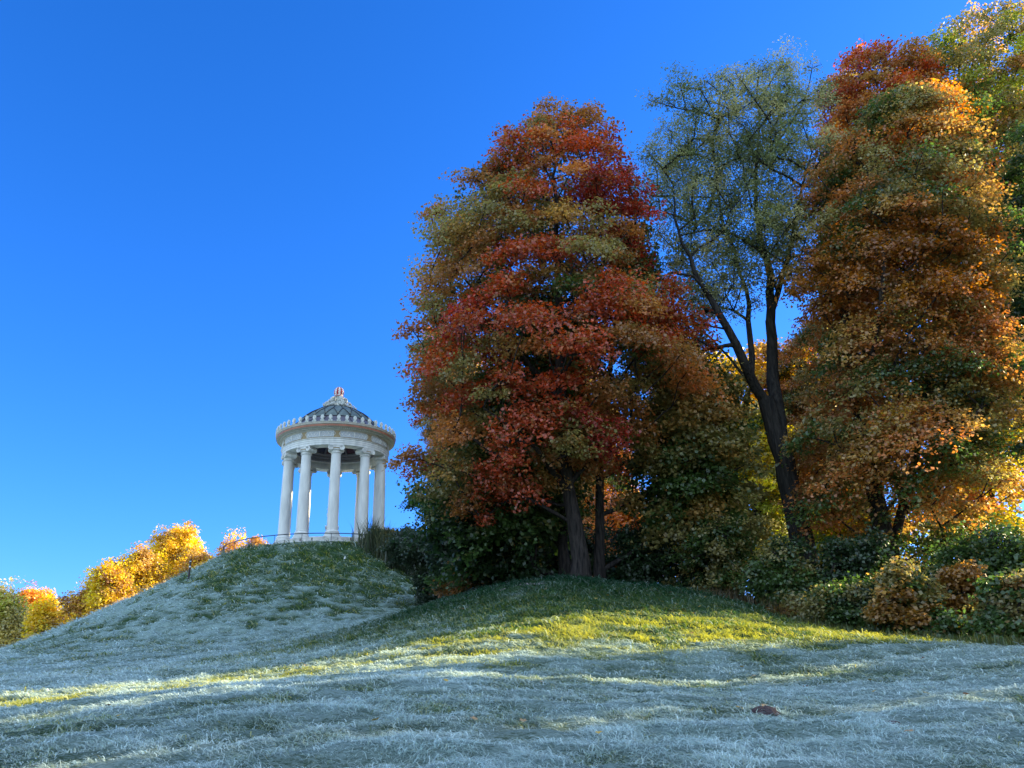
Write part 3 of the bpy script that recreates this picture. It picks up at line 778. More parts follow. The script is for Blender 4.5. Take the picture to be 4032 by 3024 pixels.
tree('leafy_tree', 'green tree with straight dark trunk just right of the red maple', 'tree', 41.,
     [(1150, 1380, 1560), (1060, 1330, 1640), (980, 1320, 1660), (900, 1340, 1640), (830, 1360, 1600), (740, 1330, 1540), (650, 1320, 1440), (560, 1290, 1410), (450, 1290, 1400)],
     [tk(41., [(1294, 1254), (1295, 1150), (1296, 1000), (1310, 860), (1330, 700), (1345, 540)], .30, .05),
      tk(41., [(1297, 980), (1400, 900), (1480, 850), (1540, 830)], .12, .04)],
     nclump=120, crad=1.6, nleaf=60000, leaf=.22, out=[GRN, OLV, GRN, GRN, AMB, OLV], inn=[DGR, GRN], seed=13, group=GT, depthk=.7)
DA = 40.
ash_rows = [(800, 1420, 1500), (720, 1390, 1540), (660, 1375, 1640), (560, 1375, 1790), (460, 1370, 1810), (380, 1368, 1810), (300, 1372, 1810), (240, 1400, 1790), (190, 1460, 1780), (150, 1580, 1740), (130, 1670, 1730)]
tree('ash_tree', 'leaning forked ash with thin grey green leaves and bare limbs against the sky', 'tree', DA, ash_rows,
     [tk(DA, [(1775, 1340), (1760, 1290), (1738, 1180), (1715, 1080), (1690, 985), (1672, 920), (1655, 870)], .68, .44),
      tk(DA, [(1690, 985), (1682, 900), (1668, 800, 1), (1662, 700, 1), (1668, 600, 1), (1640, 520, 1), (1630, 400, 1), (1640, 250, 1)], .44, .06),
      tk(DA, [(1655, 870), (1620, 810, -1), (1585, 745, -1.5), (1560, 680, -2), (1535, 640, -2), (1500, 590, -2), (1470, 520, -2), (1450, 400, -1)], .30, .05),
      tk(DA, [(1622, 815), (1628, 760), (1612, 700, 1), (1625, 650, 1), (1600, 590, 1.5), (1560, 480, 1), (1540, 300, 1)], .20, .05),
      tk(DA, [(1662, 700, 1), (1700, 560, 0), (1722, 480, -1), (1735, 400, -1), (1755, 330, -1)], .17, .04),
      tk(DA, [(1580, 745, -1.5), (1545, 750, -2.5), (1505, 735, -3)], .12, .06),
      tk(DA, [(1640, 850), (1610, 820, 1), (1580, 770, 2), (1500, 700, 3)], .12, .05),
      tk(DA, [(1535, 640, -2), (1495, 595, -2.5), (1450, 590, -3), (1420, 640, -3)], .10, .04),
      tk(DA, [(1655, 560, 1), (1590, 500, 0), (1530, 490, 0), (1470, 510, 0)], .11, .04)],
     nclump=290, crad=1.2, nleaf=98000, leaf=.165, spc=.78, rough=.2, out=[ASH, (.18, .22, .08), (.30, .31, .12), PALE, (.14, .18, .07)], inn=[(.10, .14, .05), ASH], seed=14, bark='barkg', leafasp=.42, flat=.85, droop=.2, group=GT, twigs=7, hang=.6, depthk=.55, rmin=.05, inner_frac=.2, twig_r=.017)
DM = 37.5
big_rows = [(1230, 1880, 2040), (1150, 1800, 2120), (1060, 1690, 2170), (1000, 1680, 2200), (900, 1720, 2220), (800, 1750, 2200), (700, 1715, 2185), (600, 1700, 2180), (500, 1710, 2170), (400, 1735, 2150), (320, 1770, 2130), (250, 1810, 2120), (205, 1930, 2070)]
hot = [(at(1850, 900, DM-5), (2.2, 4, 1.2), OLV), (at(2050, 950, DM-5), (2.2, 4, 1.4), GRN), (at(1950, 1160, DM-4), (3, 4, 1.6), GRN), (at(2130, 850, DM-4), (2.4, 4, 1.2), OLV), (at(1800, 1090, DM-4), (2., 4, 1.2), GRN), (at(1900, 700, DM-5), (2.4, 4, 1.0), OLV),
       (at(2030, 240, DM), (1.8, 5, 1.5), FIRE), (at(1740, 1000, DM-5), (1.6, 3, 1.4), ORG), (at(1900, 560, DM-3), (6, 4, 2.6), (.40, .15, .03)), (at(2000, 650, DM-5), (5, 3, 1.5), (.40, .17, .035)), (at(1950, 900, DM-6), (5, 3, 1.0), (.30, .17, .03)), (at(2100, 1000, DM-5), (3, 3, 1.2), (.34, .15, .03)),
       (at(2000, 800, DM-3), (3, 3, .9), GRN), (at(1900, 1060, DM-4), (3, 3, 1.1), GRN), (at(2100, 1130, DM-4), (3, 3, 1.6), GRN)]
T5 = tree('maple_tree', 'huge amber and green maple with thick dark trunk filling the right side', 'tree', DM, big_rows,
     [tk(DM, [(1945, 1330), (1928, 1250), (1915, 1160), (1880, 1030), (1850, 880), (1835, 760), (1830, 640), (1860, 480), (1880, 340)], .55, .05),
      tk(DM, [(1925, 1200), (1960, 1050, 1), (2000, 900, 1), (2020, 700, 1), (2030, 500, 1), (2030, 320, 1)], .24, .05),
      tk(DM, [(1850, 880), (1900, 700, -2), (1910, 560, -3), (1930, 420, -2)], .18, .04)],
     nclump=360, crad=1.6, nleaf=215000, leaf=.165, out=[ORG, AMB, OLV, BRN, GRN, AMB, ORG, OLV, AMB, OLV, GRN], inn=[GRN, DGR, OLV, BRN], seed=15, rough=.13, spc=.74, flat=.47, droop=.45, group=GT, patches=hot, depthk=.75, dmax=7.5, noise_scale=4.)
tree('maple_tree', 'fiery orange topped maple rising behind the ash and the amber maple', 'tree', 47.,
     [(600, 1740, 1960), (450, 1750, 1990), (330, 1765, 2000), (230, 1765, 2060), (170, 1770, 2030), (128, 1785, 1975)],
     [tk(47., [(1820, 1300), (1815, 1000), (1820, 700), (1845, 400), (1850, 220)], .35, .05)],
     nclump=140, crad=1.6, nleaf=70000, leaf=.20, out=[ORG, FIRE, RED, ORG, BRN, AMB], inn=[OLV, BRN, GRN], seed=16, group=GT, depthk=.8)
tree('leafy_tree', 'yellow green tree with fanning limbs at the top right corner', 'tree', 48.,
     [(900, 1980, 2240), (700, 2000, 2300), (520, 2040, 2330), (400, 2040, 2350), (300, 1960, 2360), (200, 1930, 2350), (130, 1945, 2330), (80, 1990, 2300), (52, 2040, 2240)],
     [tk(48., [(2070, 1300), (2080, 900), (2090, 600), (2100, 470), (2090, 300), (2080, 200)], .34, .05), tk(48., [(2098, 480), (2150, 350), (2190, 240)], .15, .04), tk(48., [(2098, 500), (2125, 380), (2130, 240)], .12, .04)],
     nclump=190, crad=1.7, nleaf=95000, leaf=.20, out=[YG, OLV, AMB, OLV, BRN, GRN], inn=[GRN, OLV, YG], seed=17, group=GT, depthk=.7)
tree('leafy_tree', 'dark green tree closing the right edge of the wood', 'tree', 41.,
     [(960, 2180, 2400), (800, 2150, 2440), (600, 2130, 2460), (450, 2150, 2440), (350, 2160, 2400), (270, 2180, 2350)],
     [tk(41., [(2290, 1400), (2285, 1100), (2280, 800), (2270, 500)], .40, .06)],
     nclump=120, crad=1.6, nleaf=45000, leaf=.22, out=[GRN, DGR, OLV, GRN, DGR], inn=[DGR, GRN], seed=18, group=GT, depthk=.8)

tree('leafy_tree', 'amber and green tree filling the gap behind the huge amber maple', 'tree', 54.,
     [(1150, 1780, 2250), (900, 1760, 2300), (700, 1780, 2320), (500, 1800, 2310), (350, 1850, 2290), (250, 1900, 2250), (200, 1960, 2200)],
     [tk(54., [(2010, 1300), (2010, 900), (2030, 600), (2040, 300)], .35, .05)],
     nclump=170, crad=2.0, nleaf=65000, leaf=.28, out=[AMB, OLV, GRN, YG, ORG, OLV], inn=[GRN, OLV], seed=19, group=GT, depthk=.6)
# sunlit trees glimpsed beyond
def far_tree(label, D, rows, out, inn, seed, nclump=60, nleaf=22000, crad=1.8, leaf=.34, tx=None, group='far autumn trees', tr=.3, **kw):
    cx = tx or (rows[0][1]+rows[0][2])/2
    y0 = rows[0][0]+30; top = rows[-1]
    b = at(cx, y0, D); g = gz(b[0], b[1])
    P = np.array([[b[0], b[1], g-.3], [b[0], b[1], (g+at(cx, y0-60, D)[2])/2+1], at((top[1]+top[2])/2, top[0]+25, D)])
    env = Env(rows, D, .8, 9)
    rt = build_tree('autumn_tree', env, D, [(P, np.array([tr, tr*.8, .05]))], nclump, crad, nleaf, leaf, out, inn, seed, twigs=3, **kw)
    return tag(rt, label, 'tree', group)
far_tree('golden orange tree glowing in sun behind the forked ash trunk', 66., [(1150, 1500, 1850), (1000, 1500, 1860), (900, 1480, 1850), (840, 1480, 1840), (780, 1500, 1800), (750, 1510, 1640)], [GOLD, AMB, YEL, GOLD], [AMB, OLV], 31, nclump=110, nleaf=48000)
far_tree('pale yellow green tree between the red maple and the ash trunk', 54., [(1200, 1540, 1720), (1100, 1530, 1720), (1000, 1545, 1710), (930, 1560, 1700), (880, 1580, 1680)], [PALE, YG, (.34, .34, .12), YEL], [YG, ASH], 32, nclump=60, nleaf=26000, leaf=.24, crad=1.4)
far_tree('small red orange tree glimpsed low between the trunks', 60., [(1180, 1300, 1400), (1140, 1300, 1400), (1090, 1310, 1380)], [FIRE, ORG], [ORG, BRN], 33, nclump=22, nleaf=8000, leaf=.24, crad=1.2)
far_tree('bright yellow young tree lit behind the foot of the ash', 44., [(1290, 1760, 1900), (1230, 1750, 1910), (1160, 1750, 1890), (1090, 1760, 1850), (1060, 1780, 1830)], [YEL, YG, YEL, GOLD], [YG, OLV], 34, nclump=45, nleaf=15000, leaf=.2, crad=1.0, tr=.12)
far_tree('yellow leaved tree behind the right hand trunks', 47., [(1250, 1980, 2230), (1100, 1990, 2260), (900, 2060, 2280), (700, 2100, 2290), (560, 2140, 2280)], [YG, YEL, AMB, OLV], [OLV, GRN], 35, nclump=80, nleaf=26000, leaf=.24, crad=1.5)

# the far wood to the left of the hill, sunlit
GL = 'sunlit autumn trees beyond the hill on the left'
L_ = [('pale olive willowy tree at the left edge of the photo', 110, [(1440, -60, 60), (1400, -70, 75), (1340, -60, 55), (1300, -40, 45), (1272, -30, 15)], [PALE, (.60, .52, .16), (.55, .44, .12)], [PALE, YG], 50, 20000),
      ('flame orange round crown near the left edge', 130, [(1400, 10, 130), (1340, 20, 125), (1310, 25, 122), (1290, 35, 118), (1278, 60, 105)], [FIRE, (.85, .38, .05), GOLD], [AMB, YG], 40, 16000),
      ('small green yellow tree in front of the flame orange crown', 105, [(1420, 50, 140), (1370, 60, 130), (1330, 70, 118), (1315, 80, 105)], [YG, YEL, GOLD, AMB], [YG, OLV], 32, 12000),
      ('brown and olive tree right of the flame orange crown', 115, [(1400, 110, 230), (1340, 115, 235), (1300, 135, 225), (1280, 160, 210)], [BRN, AMB, GOLD, YG], [BRN, OLV], 36, 15000),
      ('rounded yellow tree low on the hillside skyline', 105, [(1380, 190, 310), (1310, 190, 302), (1270, 192, 298), (1240, 195, 270), (1225, 215, 245)], [YEL, GOLD, AMB, GOLD], [OLV, BRN], 45, 20000),
      ('dense golden tree between the yellow tree and the tallest orange tree', 115, [(1350, 240, 370), (1260, 240, 372), (1220, 250, 360), (1200, 265, 340), (1188, 280, 320)], [GOLD, YEL, AMB], [OLV, YEL], 48, 22000),
      ('tallest orange gold tree left of the wooden post', 125, [(1330, 310, 440), (1240, 312, 450), (1200, 318, 440), (1170, 316, 432), (1152, 360, 430), (1142, 385, 425)], [GOLD, AMB, YEL, GOLD], [AMB, OLV], 52, 22000),
      ('orange gold tree beside the wooden post on the skyline', 118, [(1300, 375, 490), (1240, 380, 475), (1212, 395, 466), (1203, 410, 455)], [GOLD, GOLD, AMB], [AMB, OLV], 34, 14000),
      ('thin leaved brown orange tree behind the left end of the handrail', 112, [(1260, 465, 560), (1200, 468, 545), (1175, 475, 530), (1160, 495, 520)], [GOLD, ORG, AMB], [BRN], 26, 5500),
      ('orange treetop behind the handrail beside the temple steps', 120, [(1240, 520, 600), (1200, 525, 590), (1180, 530, 580), (1170, 540, 568)], [GOLD, ORG, AMB], [ORG], 22, 8000)]
for i, (lab, D_, rows, oc, ic, nc, nl) in enumerate(L_):
    far_tree(lab, D_, rows, oc, ic, 60+i, nclump=int(nc*1.5), nleaf=nl*2, crad=1.9, leaf=.30, group=GL, tr=.3, flat=.8, under=.9, spc=.6, rough=.22)

# ------------------------------------------------------------------ bushes
def bush(label, D, rows, out, inn, seed, nclump=60, nleaf=20000, leaf=.14, crad=.8, group='bushes at the edge of the wood', name='shrub', stems=3, **kw):
    env = Env(rows, D, kw.pop('depthk', .6), kw.pop('dmax', 4), kw.pop('dmin', 1.0))
    gg = gz(env.cx[0], D)+.25
    if gg < env.z[0]-.2: env.z = np.concatenate([[gg], env.z]); env.cx = np.concatenate([[env.cx[0]], env.cx]); env.hw = np.concatenate([[env.hw[0]], env.hw]); env.z0 = gg
    lo = rows[0]; tr = []
    for k in range(stems):
        px = lo[1]+(lo[2]-lo[1])*(k+.5)/stems; b = at(px, lo[0], D); g = gz(b[0], b[1])
        t = env(env.z0+(env.z1-env.z0)*.75)
        tr.append((np.array([[b[0], b[1], g-.1], [b[0]*.9+t[0]*.1, b[1], g+.7*(env.z0-g+1)], [b[0]*.6+t[0]*.4, b[1], env.z0+(env.z1-env.z0)*.7]]), np.array([.06, .045, .02])))
    tr.sort(key=lambda q: 0)
    rt = build_tree(name, env, D, tr, nclump, crad, nleaf, leaf, out, inn, seed, twigs=kw.pop('twigs', 4), rmin=.0, inner_frac=kw.pop('inner_frac', .3), flat=kw.pop('flat', .75), rough=.36, spc=.74, **kw)
    return tag(rt, label, 'shrub', group)
HG = (.05, .075, .03); SC = (.035, .06, .03)
bush('feathery grey green bush hiding the right end of the temple steps', 66.5, [(1205, 775, 880), (1185, 778, 880), (1165, 790, 872), (1148, 805, 862)], [HG, OLV, (.13, .14, .05)], [SC], 81, nclump=60, nleaf=16000, leaf=.16, crad=.6, dmax=2.5)
bush('low weedy bush on the skyline between the temple and the trees', 63., [(1225, 830, 925), (1195, 840, 930), (1170, 845, 925), (1150, 850, 915)], [SC, HG, (.11, .12, .05)], [SC], 82, nclump=60, nleaf=16000, leaf=.16, crad=.6, dmax=2.5)
bush('dark bush running down the right flank of the hill', 56., [(1240, 905, 965), (1212, 862, 965), (1185, 828, 965), (1160, 860, 960)], [SC, HG, SC], [DGR], 83, nclump=90, nleaf=24000, leaf=.16, crad=.8, dmax=4)
bush('dark bush in the hollow between hill and knoll', 50., [(1275, 965, 1030), (1240, 935, 1050), (1180, 905, 1060), (1110, 905, 1080), (1050, 890, 1010)], [SC, DGR, GRN], [DGR], 84, nclump=90, nleaf=26000, leaf=.17, crad=1.0)
bush('broad dark bush left of the knoll trunks', 44., [(1268, 960, 1110), (1230, 950, 1130), (1170, 960, 1140), (1100, 980, 1120)], [DGR, SC, BRN, GRN], [DGR], 85, nclump=80, nleaf=24000, leaf=.16, crad=.9)
bush('gloomy bush behind the knoll trunks', 47., [(1250, 1080, 1330), (1200, 1080, 1340), (1150, 1090, 1340)], [DGR, SC], [DGR], 86, nclump=80, nleaf=20000, leaf=.18, crad=1.0)
bush('very dark thicket bush right of the knoll trunks', 42., [(1285, 1290, 1480), (1240, 1285, 1500), (1190, 1300, 1500), (1140, 1330, 1480)], [DGR, SC, DGR], [DGR], 87, nclump=100, nleaf=26000, leaf=.16, crad=.9, dmax=3)
bush('dark thicket bush with a few yellow leaves near the brown grass', 40., [(1300, 1450, 1620), (1250, 1440, 1640), (1190, 1450, 1650), (1130, 1500, 1640)], [DGR, GRN, OLV, GRN], [DGR, GRN], 88, nclump=100, nleaf=26000, leaf=.16, crad=.9, dmax=3)
bush('yellow leaved bush catching sun right of the dark thicket', 42., [(1290, 1540, 1620), (1230, 1530, 1625), (1180, 1540, 1620)], [YEL, YG, GOLD], [YG], 89, nclump=30, nleaf=8000, leaf=.15, crad=.6, dmax=1.5)
bush('olive bush around the foot of the leaning ash', 34.5, [(1340, 1600, 1780), (1290, 1600, 1800), (1230, 1620, 1810), (1180, 1640, 1720)], [GRN, OLV, DGR], [DGR, GRN], 90, nclump=90, nleaf=26000, leaf=.14, crad=.8, dmax=2.5)
bush('tall green bush between the ash and the amber maple trunk', 33.5, [(1360, 1740, 1900), (1300, 1740, 1910), (1230, 1760, 1910), (1170, 1800, 1900)], [GRN, OLV, DGR, DGR], [DGR, GRN], 91, nclump=80, nleaf=24000, leaf=.14, crad=.8, dmax=2.5)
bush('amber leaved maple sapling at the foot of the thick right trunk', 28.5, [(1395, 1890, 2070), (1360, 1890, 2110), (1310, 1900, 2060), (1270, 1895, 2010), (1235, 1900, 1950)], [OLV, AMB, GRN, (.36, .18, .04), GRN], [DGR, GRN, DGR], 92, nclump=80, nleaf=20000, leaf=.145, crad=.65, dmax=2., flat=.5)
bush('brown orange sapling by the meadow edge near the right corner', 26.5, [(1400, 2080, 2260), (1360, 2090, 2280), (1310, 2100, 2280), (1250, 2150, 2270)], [GRN, OLV, (.30, .15, .04), DGR], [DGR, DGR], 93, nclump=70, nleaf=18000, leaf=.14, crad=.65, dmax=2., flat=.5)
bush('small yellow brown sapling standing between the two corner saplings', 29., [(1385, 2000, 2130), (1330, 2010, 2120), (1270, 2020, 2110), (1230, 2040, 2090)], [AMB, OLV, (.34, .17, .04), GRN], [DGR, GRN], 94, nclump=44, nleaf=11000, leaf=.135, crad=.55, dmax=1.5, flat=.5)
bush('dark thicket bush in the shade between ash foot and amber sapling', 30., [(1370, 1760, 1930), (1320, 1750, 1940), (1270, 1770, 1930)], [DGR, GRN, OLV, DGR], [DGR], 98, nclump=90, nleaf=22000, leaf=.13, crad=.6, dmax=1.5)
bush('dark green undergrowth bush behind the saplings on the right', 31.5, [(1380, 1960, 2300), (1320, 1940, 2320), (1240, 1960, 2320), (1160, 2000, 2300)], [GRN, DGR, OLV, DGR], [DGR], 95, nclump=130, nleaf=38000, leaf=.15, crad=.9, dmax=2.5)
bush('rusty low bush beside the dry grass at the meadow edge', 33., [(1345, 1680, 1790), (1320, 1675, 1780), (1298, 1690, 1760)], [(.30, .16, .04), OLV, GRN], [DGR, GRN], 96, nclump=36, nleaf=7000, leaf=.15, crad=.45, dmax=1.2)
bush('low dark bush deep behind the amber sapling and the thick trunk', 42., [(1375, 1820, 2280), (1320, 1830, 2280), (1270, 1850, 2280)], [GRN, DGR, OLV], [DGR], 97, nclump=80, nleaf=24000, leaf=.2, crad=1.0, dmax=2.)
# dry grass tufts and weeds: uncountable
def tuft_field(name, pts, h, n, cols, seed, label, w=.006):
    rng = np.random.RandomState(seed); V = []; 
    k = rng.randint(0, len(pts)-1, n); t = rng.rand(n); P = np.array(pts)[:, :3]
    b = P[k]*(1-t)[:, None]+P[k+1]*t[:, None]; b[:, :2] += rng.randn(n, 2)*[.5, .45]; b[:, 2] = ground(b)-.03
    a = rng.uniform(0, PI2, n); ln = h*rng.uniform(.35, 1.1, n)
    H = np.stack([np.cos(a), np.sin(a), np.zeros(n)], 1); W = np.stack([-np.sin(a), np.cos(a), np.zeros(n)], 1)*w
    p1 = b+H*(ln*.12)[:, None]+np.array([0, 0, 1])*(ln*.6)[:, None]; p2 = b+H*(ln*.4)[:, None]+np.array([0, 0, 1])*ln[:, None]
    V = np.stack([b-W*1.3, b+W*1.3, p1-W, p1+W, p2], 1).reshape(-1, 3); i = np.arange(n)*5
    c = np.array(cols)[rng.randint(0, len(cols), n)]*rng.uniform(.7, 1.3, (n, 1))
    return tag(mesh_np(name, V, [np.stack([i, i+1, i+3, i+2], 1), np.stack([i+2, i+3, i+4], 1)], MAT['blade'], colors=np.concatenate([c, c])), label, 'grass', kind='stuff')
def gp(px, py, D): b = at(px, py, D); return (b[0], b[1], gz(b[0], b[1]))
tuft_field('dry_grass', [gp(1550, 1290, 37), gp(1600, 1300, 36), gp(1660, 1310, 34.5), gp(1720, 1325, 33)], .75, 3500, [(.12, .08, .04), (.05, .06, .03), (.20, .13, .06)], 7, 'tall dry brown grass along the shaded meadow edge', .010)
tuft_field('weeds', [gp(1760, 1355, 30.5), gp(1850, 1370, 28.5), gp(2000, 1388, 26), gp(2230, 1402, 23)], .45, 5000, [(.10, .14, .03), (.16, .15, .04), (.05, .08, .02)], 8, 'rank green weeds along the meadow edge on the right', .008)
tuft_field('weeds', [gp(790, 1160, 66), gp(830, 1150, 65), gp(880, 1150, 64), gp(930, 1155, 62)], 2.6, 900, [(.10, .11, .05), (.06, .08, .04)], 9, 'wispy tall weeds on the skyline beside the temple', .03)

# ------------------------------------------------------------------ small things on the ground
def place(px, py, lo=3, hi=60):
    g = pix_ground(px, py, lo, hi); return None if g is None else (g[0], g[1], float(ground([g[:2]])[0]))
def mound(label, px, py, r, h, seed):
    g = place(px, py)
    if g is None: return
    rng = np.random.RandomState(seed); n = 20; V = [(0, 0, h)]; F = []
    for i in range(1, 6):
        for k in range(n):
            rr = r*i/5*(1+.15*rng.randn()*(i > 1)); a = PI2*k/n; zz = h*(1-(i/5)**2)+rng.randn()*h*.22-(.04 if i == 5 else 0); V.append((rr*cos(a), rr*sin(a)*.8, zz))
    F = [[0, 1+k, 1+(k+1) % n] for k in range(n)]+[[1+(i-1)*n+k, 1+i*n+k, 1+i*n+(k+1) % n, 1+(i-1)*n+(k+1) % n] for i in range(1, 5) for k in range(n)]
    m = MB(); m.add(V, F, MAT['soil'])
    tag(m.build('molehill', None, True, g), label, 'molehill', 'molehills in the frosty meadow')
mound('crumbly brown molehill in the frosted grass, the largest one', 1653, 1556, .17, .05, 1)
mound('flat brown molehill further up behind the largest molehill', 1590, 1519, .17, .03, 2)
mound('small dark molehill half sunk in the grass right of the largest one', 1925, 1583, .13, .02, 3)
g = place(1130, 1268, 20, 44)
if g:
    m = MB(); rng = np.random.RandomState(4)
    for k in range(5):
        a = rng.uniform(-.3, .3); cx, cy = rng.uniform(-.7, .7), rng.uniform(-.5, .5); pts = [(cx+t*cos(a)-.5*cos(a), cy+t*sin(a)+.06*sin(t*6), gz(g[0]+cx+t-.5, g[1]+cy)-g[2]+.03) for t in np.linspace(0, 1.1, 8)]
        m.tube(pts, [.02, .07, .09, .10, .09, .08, .05, .02], MAT['slab'], 8)
    tag(m.build('bare_roots', None, True, g), 'pale bare roots lying in worn turf left of the knoll trunks', 'roots')
# mossy hummock of turf at the maple's foot
# fallen leaves
rng = np.random.RandomState(77)
lf = MB(); n = 10; out = [(.5*(1 if i % 2 else .55)*cos(i*PI2/n), .5*(1 if i % 2 else .55)*sin(i*PI2/n), .06*sin(i*2.1)) for i in range(n)]
variants = []
for cname, c in (('yellow', (.50, .34, .08)), ('rust', (.34, .13, .05)), ('tan', (.36, .24, .13))):
    MAT['fl_'+cname] = simple('fallen_leaf_'+cname, c, .8, .2, 20, .001, 30)
    m = MB(); m.add([(0, 0, .05)]+out, [[0, 1+i, 1+(i+1) % n] for i in range(n)], MAT['fl_'+cname])
    variants.append((cname, m))
labs = {'yellow': 'small fallen yellow leaf lying on the grass', 'rust': 'small fallen rust red leaf lying on the grass', 'tan': 'small fallen tan leaf lying on the grass'}
protos = {}
spots = []
for k in range(48): spots.append((rng.uniform(960, 1560), rng.uniform(1268, 1340)))
for k in range(26): spots.append((rng.uniform(200, 2150), rng.uniform(1420, 1640)))
for k in range(10): spots.append((rng.uniform(1300, 1900), rng.uniform(1345, 1400)))
for k, (px, py) in enumerate(spots):
    g = place(px, py, 4, 43)
    if g is None: continue
    cn, mb = variants[[0, 0, 1, 2, 2][k % 5]]
    if cn not in protos: o = mb.build('fallen_leaf'); protos[cn] = o
    else: o = protos[cn].copy(); C.objects.link(o)
    d = math.hypot(g[0], g[1]); s = .13+.03*rng.rand() if d > 20 else .09+.03*rng.rand()
    o.location = (g[0], g[1], g[2]+.05); o.scale = (s, s, s); o.rotation_euler = (rng.uniform(-.4, .5), rng.uniform(-.4, .4), rng.uniform(0, 6.2))
    tag(o, labs[cn], 'leaf', 'fallen %s leaves on the meadow' % cn)

# ------------------------------------------------------------------ the wood goes on beyond the right edge (it shades the meadow)
SUN_AZ, SUN_EL = 68., 19.5
if True:
    def cptree(src, loc, rz, sc, label):
        r = src.copy(); C.objects.link(r); r.location = loc; r.rotation_euler = (0, 0, rz); r.scale = (sc, sc, sc)
        for ch in list(src.children):
            c = ch.copy(); C.objects.link(c); c.parent = r
        tag(r, label, 'tree', 'maples deep in the wood'); return r
    sS = np.array([sin(R_(SUN_AZ)), cos(R_(SUN_AZ))]); nS = np.array([-sS[1], sS[0]])
    class Col:
        def __init__(s, hw, h): s.hw = hw; s.z0 = 2.2; s.z1 = h
        def __call__(s, z): t = (z-s.z0)/(s.z1-s.z0); w = s.hw*min(1, 2.2*(1-t)+.25)*min(1, .6+t*3); return 0., 0., w, w
    hb = build_tree('beech_tree', Col(2.0, 21.), 0., [(np.array([[0, 0, 0], [0, 0, 6.], [.2, 0, 19.]]), np.array([.3, .24, .05]))], 90, 1.3, 20000, .30, [GOLD, YG, AMB, OLV], [OLV, YG], 201)
    first = True
    for k, (t, u, sc_, h_) in enumerate([(33, 15.6, .80, 1), (40, 15.4, .72, 1.05), (31, 10.8, .95, 1), (39, 10.4, 1., 1.1), (30, 4.9, 1.1, 1), (33, 13.3, .8, .37), (31, 7.7, .7, .35), (36, 12.8, .7, .38), (36, 3.0, 1.2, 1.), (30, .2, 1.2, 1), (37, -3.2, 1.2, 1), (31, -6, 1.2, 1), (38, -9.5, 1.2, 1), (42, 6.0, 1.1, 1.2), (44, 0, 1.3, 1.1), (47, 11, 1., 1.2)]):
        q = sS*t+nS*u
        if first: r = hb; first = False
        else:
            r = hb.copy(); C.objects.link(r)
            for ch in list(hb.children):
                c = ch.copy(); C.objects.link(c); c.parent = r
        r.location = (q[0], q[1], gz(*q)-.1); r.rotation_euler = (0, 0, 1.7*k); r.scale = (sc_, sc_, h_)
        tag(r, 'slim yellowing beech at the edge of the wood out of view on the right', 'tree', 'slim beeches beyond the right edge')
    for k, (t, u) in enumerate([(42, 48), (40, 57), (38, 66), (27, 75), (38, 78), (32, 86), (42, 92)]):
        q = sS*t+nS*u
        cptree(T1 if k in (4, 6) else T5, (q[0], q[1], gz(*q)-.2), 1.3*k, .85+.06*(k % 3), 'autumn maple deep in the wood, seen only through gaps in the front trees')

# ------------------------------------------------------------------ light
W = bpy.data.worlds.new('World'); bpy.context.scene.world = W; W.use_nodes = True
nt = W.node_tree; nt.nodes.clear(); L = nt.links.new
sky = nt.nodes.new('ShaderNodeTexSky'); sky.sky_type = 'NISHITA'; sky.sun_disc = False
sky.sun_elevation = R_(SUN_EL); sky.sun_rotation = R_(SUN_AZ); sky.altitude = 500; sky.air_density = 1.0; sky.dust_density = .3; sky.ozone_density = 3.0
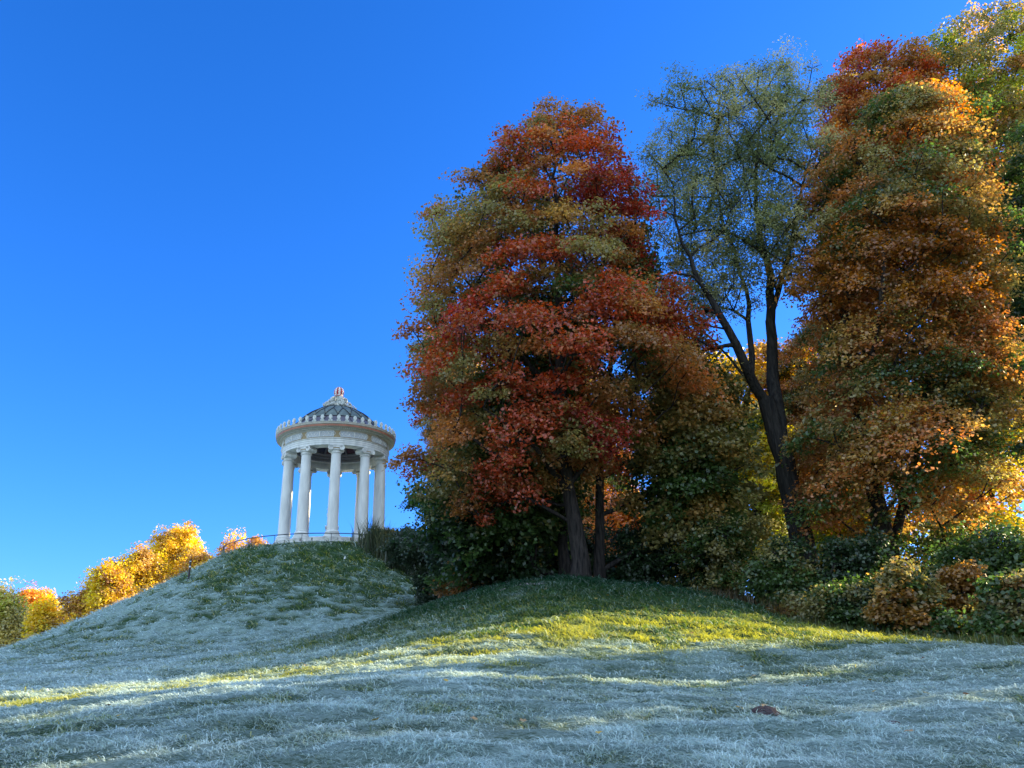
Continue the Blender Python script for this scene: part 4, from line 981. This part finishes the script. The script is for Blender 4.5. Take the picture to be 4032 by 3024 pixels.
# the camera that took the photo renders a clear sky as a deeper blue than the raw model: per channel response
sp = nt.nodes.new('ShaderNodeSeparateColor'); cb = nt.nodes.new('ShaderNodeCombineColor'); L(sky.outputs[0], sp.inputs[0])
def chan(i, g, a):
    p = nt.nodes.new('ShaderNodeMath'); p.operation = 'POWER'; p.inputs[1].default_value = g; L(sp.outputs[i], p.inputs[0])
    m = nt.nodes.new('ShaderNodeMath'); m.operation = 'MULTIPLY'; m.inputs[1].default_value = a; L(p.outputs[0], m.inputs[0]); L(m.outputs[0], cb.inputs[i])
chan(0, 1.5, .169); chan(1, 1.0, .57); chan(2, 1.0, 1.22)
bg = nt.nodes.new('ShaderNodeBackground'); bg.inputs['Strength'].default_value = .086
ow = nt.nodes.new('ShaderNodeOutputWorld'); 
# added fill: paler sky behind the viewer to brighten shade, fading towards the hill
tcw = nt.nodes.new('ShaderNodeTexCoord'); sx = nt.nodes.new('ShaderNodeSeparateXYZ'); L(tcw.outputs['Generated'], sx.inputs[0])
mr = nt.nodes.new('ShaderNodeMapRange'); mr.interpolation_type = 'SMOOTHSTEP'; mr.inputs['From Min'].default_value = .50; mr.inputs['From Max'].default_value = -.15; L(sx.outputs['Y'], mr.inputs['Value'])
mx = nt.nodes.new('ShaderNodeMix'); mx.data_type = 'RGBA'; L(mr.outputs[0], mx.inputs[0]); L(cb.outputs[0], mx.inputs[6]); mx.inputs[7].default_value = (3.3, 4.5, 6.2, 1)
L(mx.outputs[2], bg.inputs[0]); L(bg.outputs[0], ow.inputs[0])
sl = bpy.data.lights.new('sun', 'SUN'); sl.energy = 5.0; sl.angle = R_(.5); sl.color = (1., .85, .50)
so = bpy.data.objects.new('sun', sl); C.objects.link(so)
sd = Vector((sin(R_(SUN_AZ))*cos(R_(SUN_EL)), cos(R_(SUN_AZ))*cos(R_(SUN_EL)), sin(R_(SUN_EL))))
so.rotation_euler = sd.to_track_quat('Z', 'Y').to_euler()
so.location = (60, 40, 40)
sc = bpy.context.scene
sc.view_settings.view_transform = 'Standard'; sc.view_settings.look = 'None'; sc.view_settings.gamma = 1; sc.view_settings.exposure = 1.88
sc.cycles.max_bounces = 6; sc.cycles.diffuse_bounces = 3; sc.cycles.transmission_bounces = 3; sc.cycles.use_denoising = True
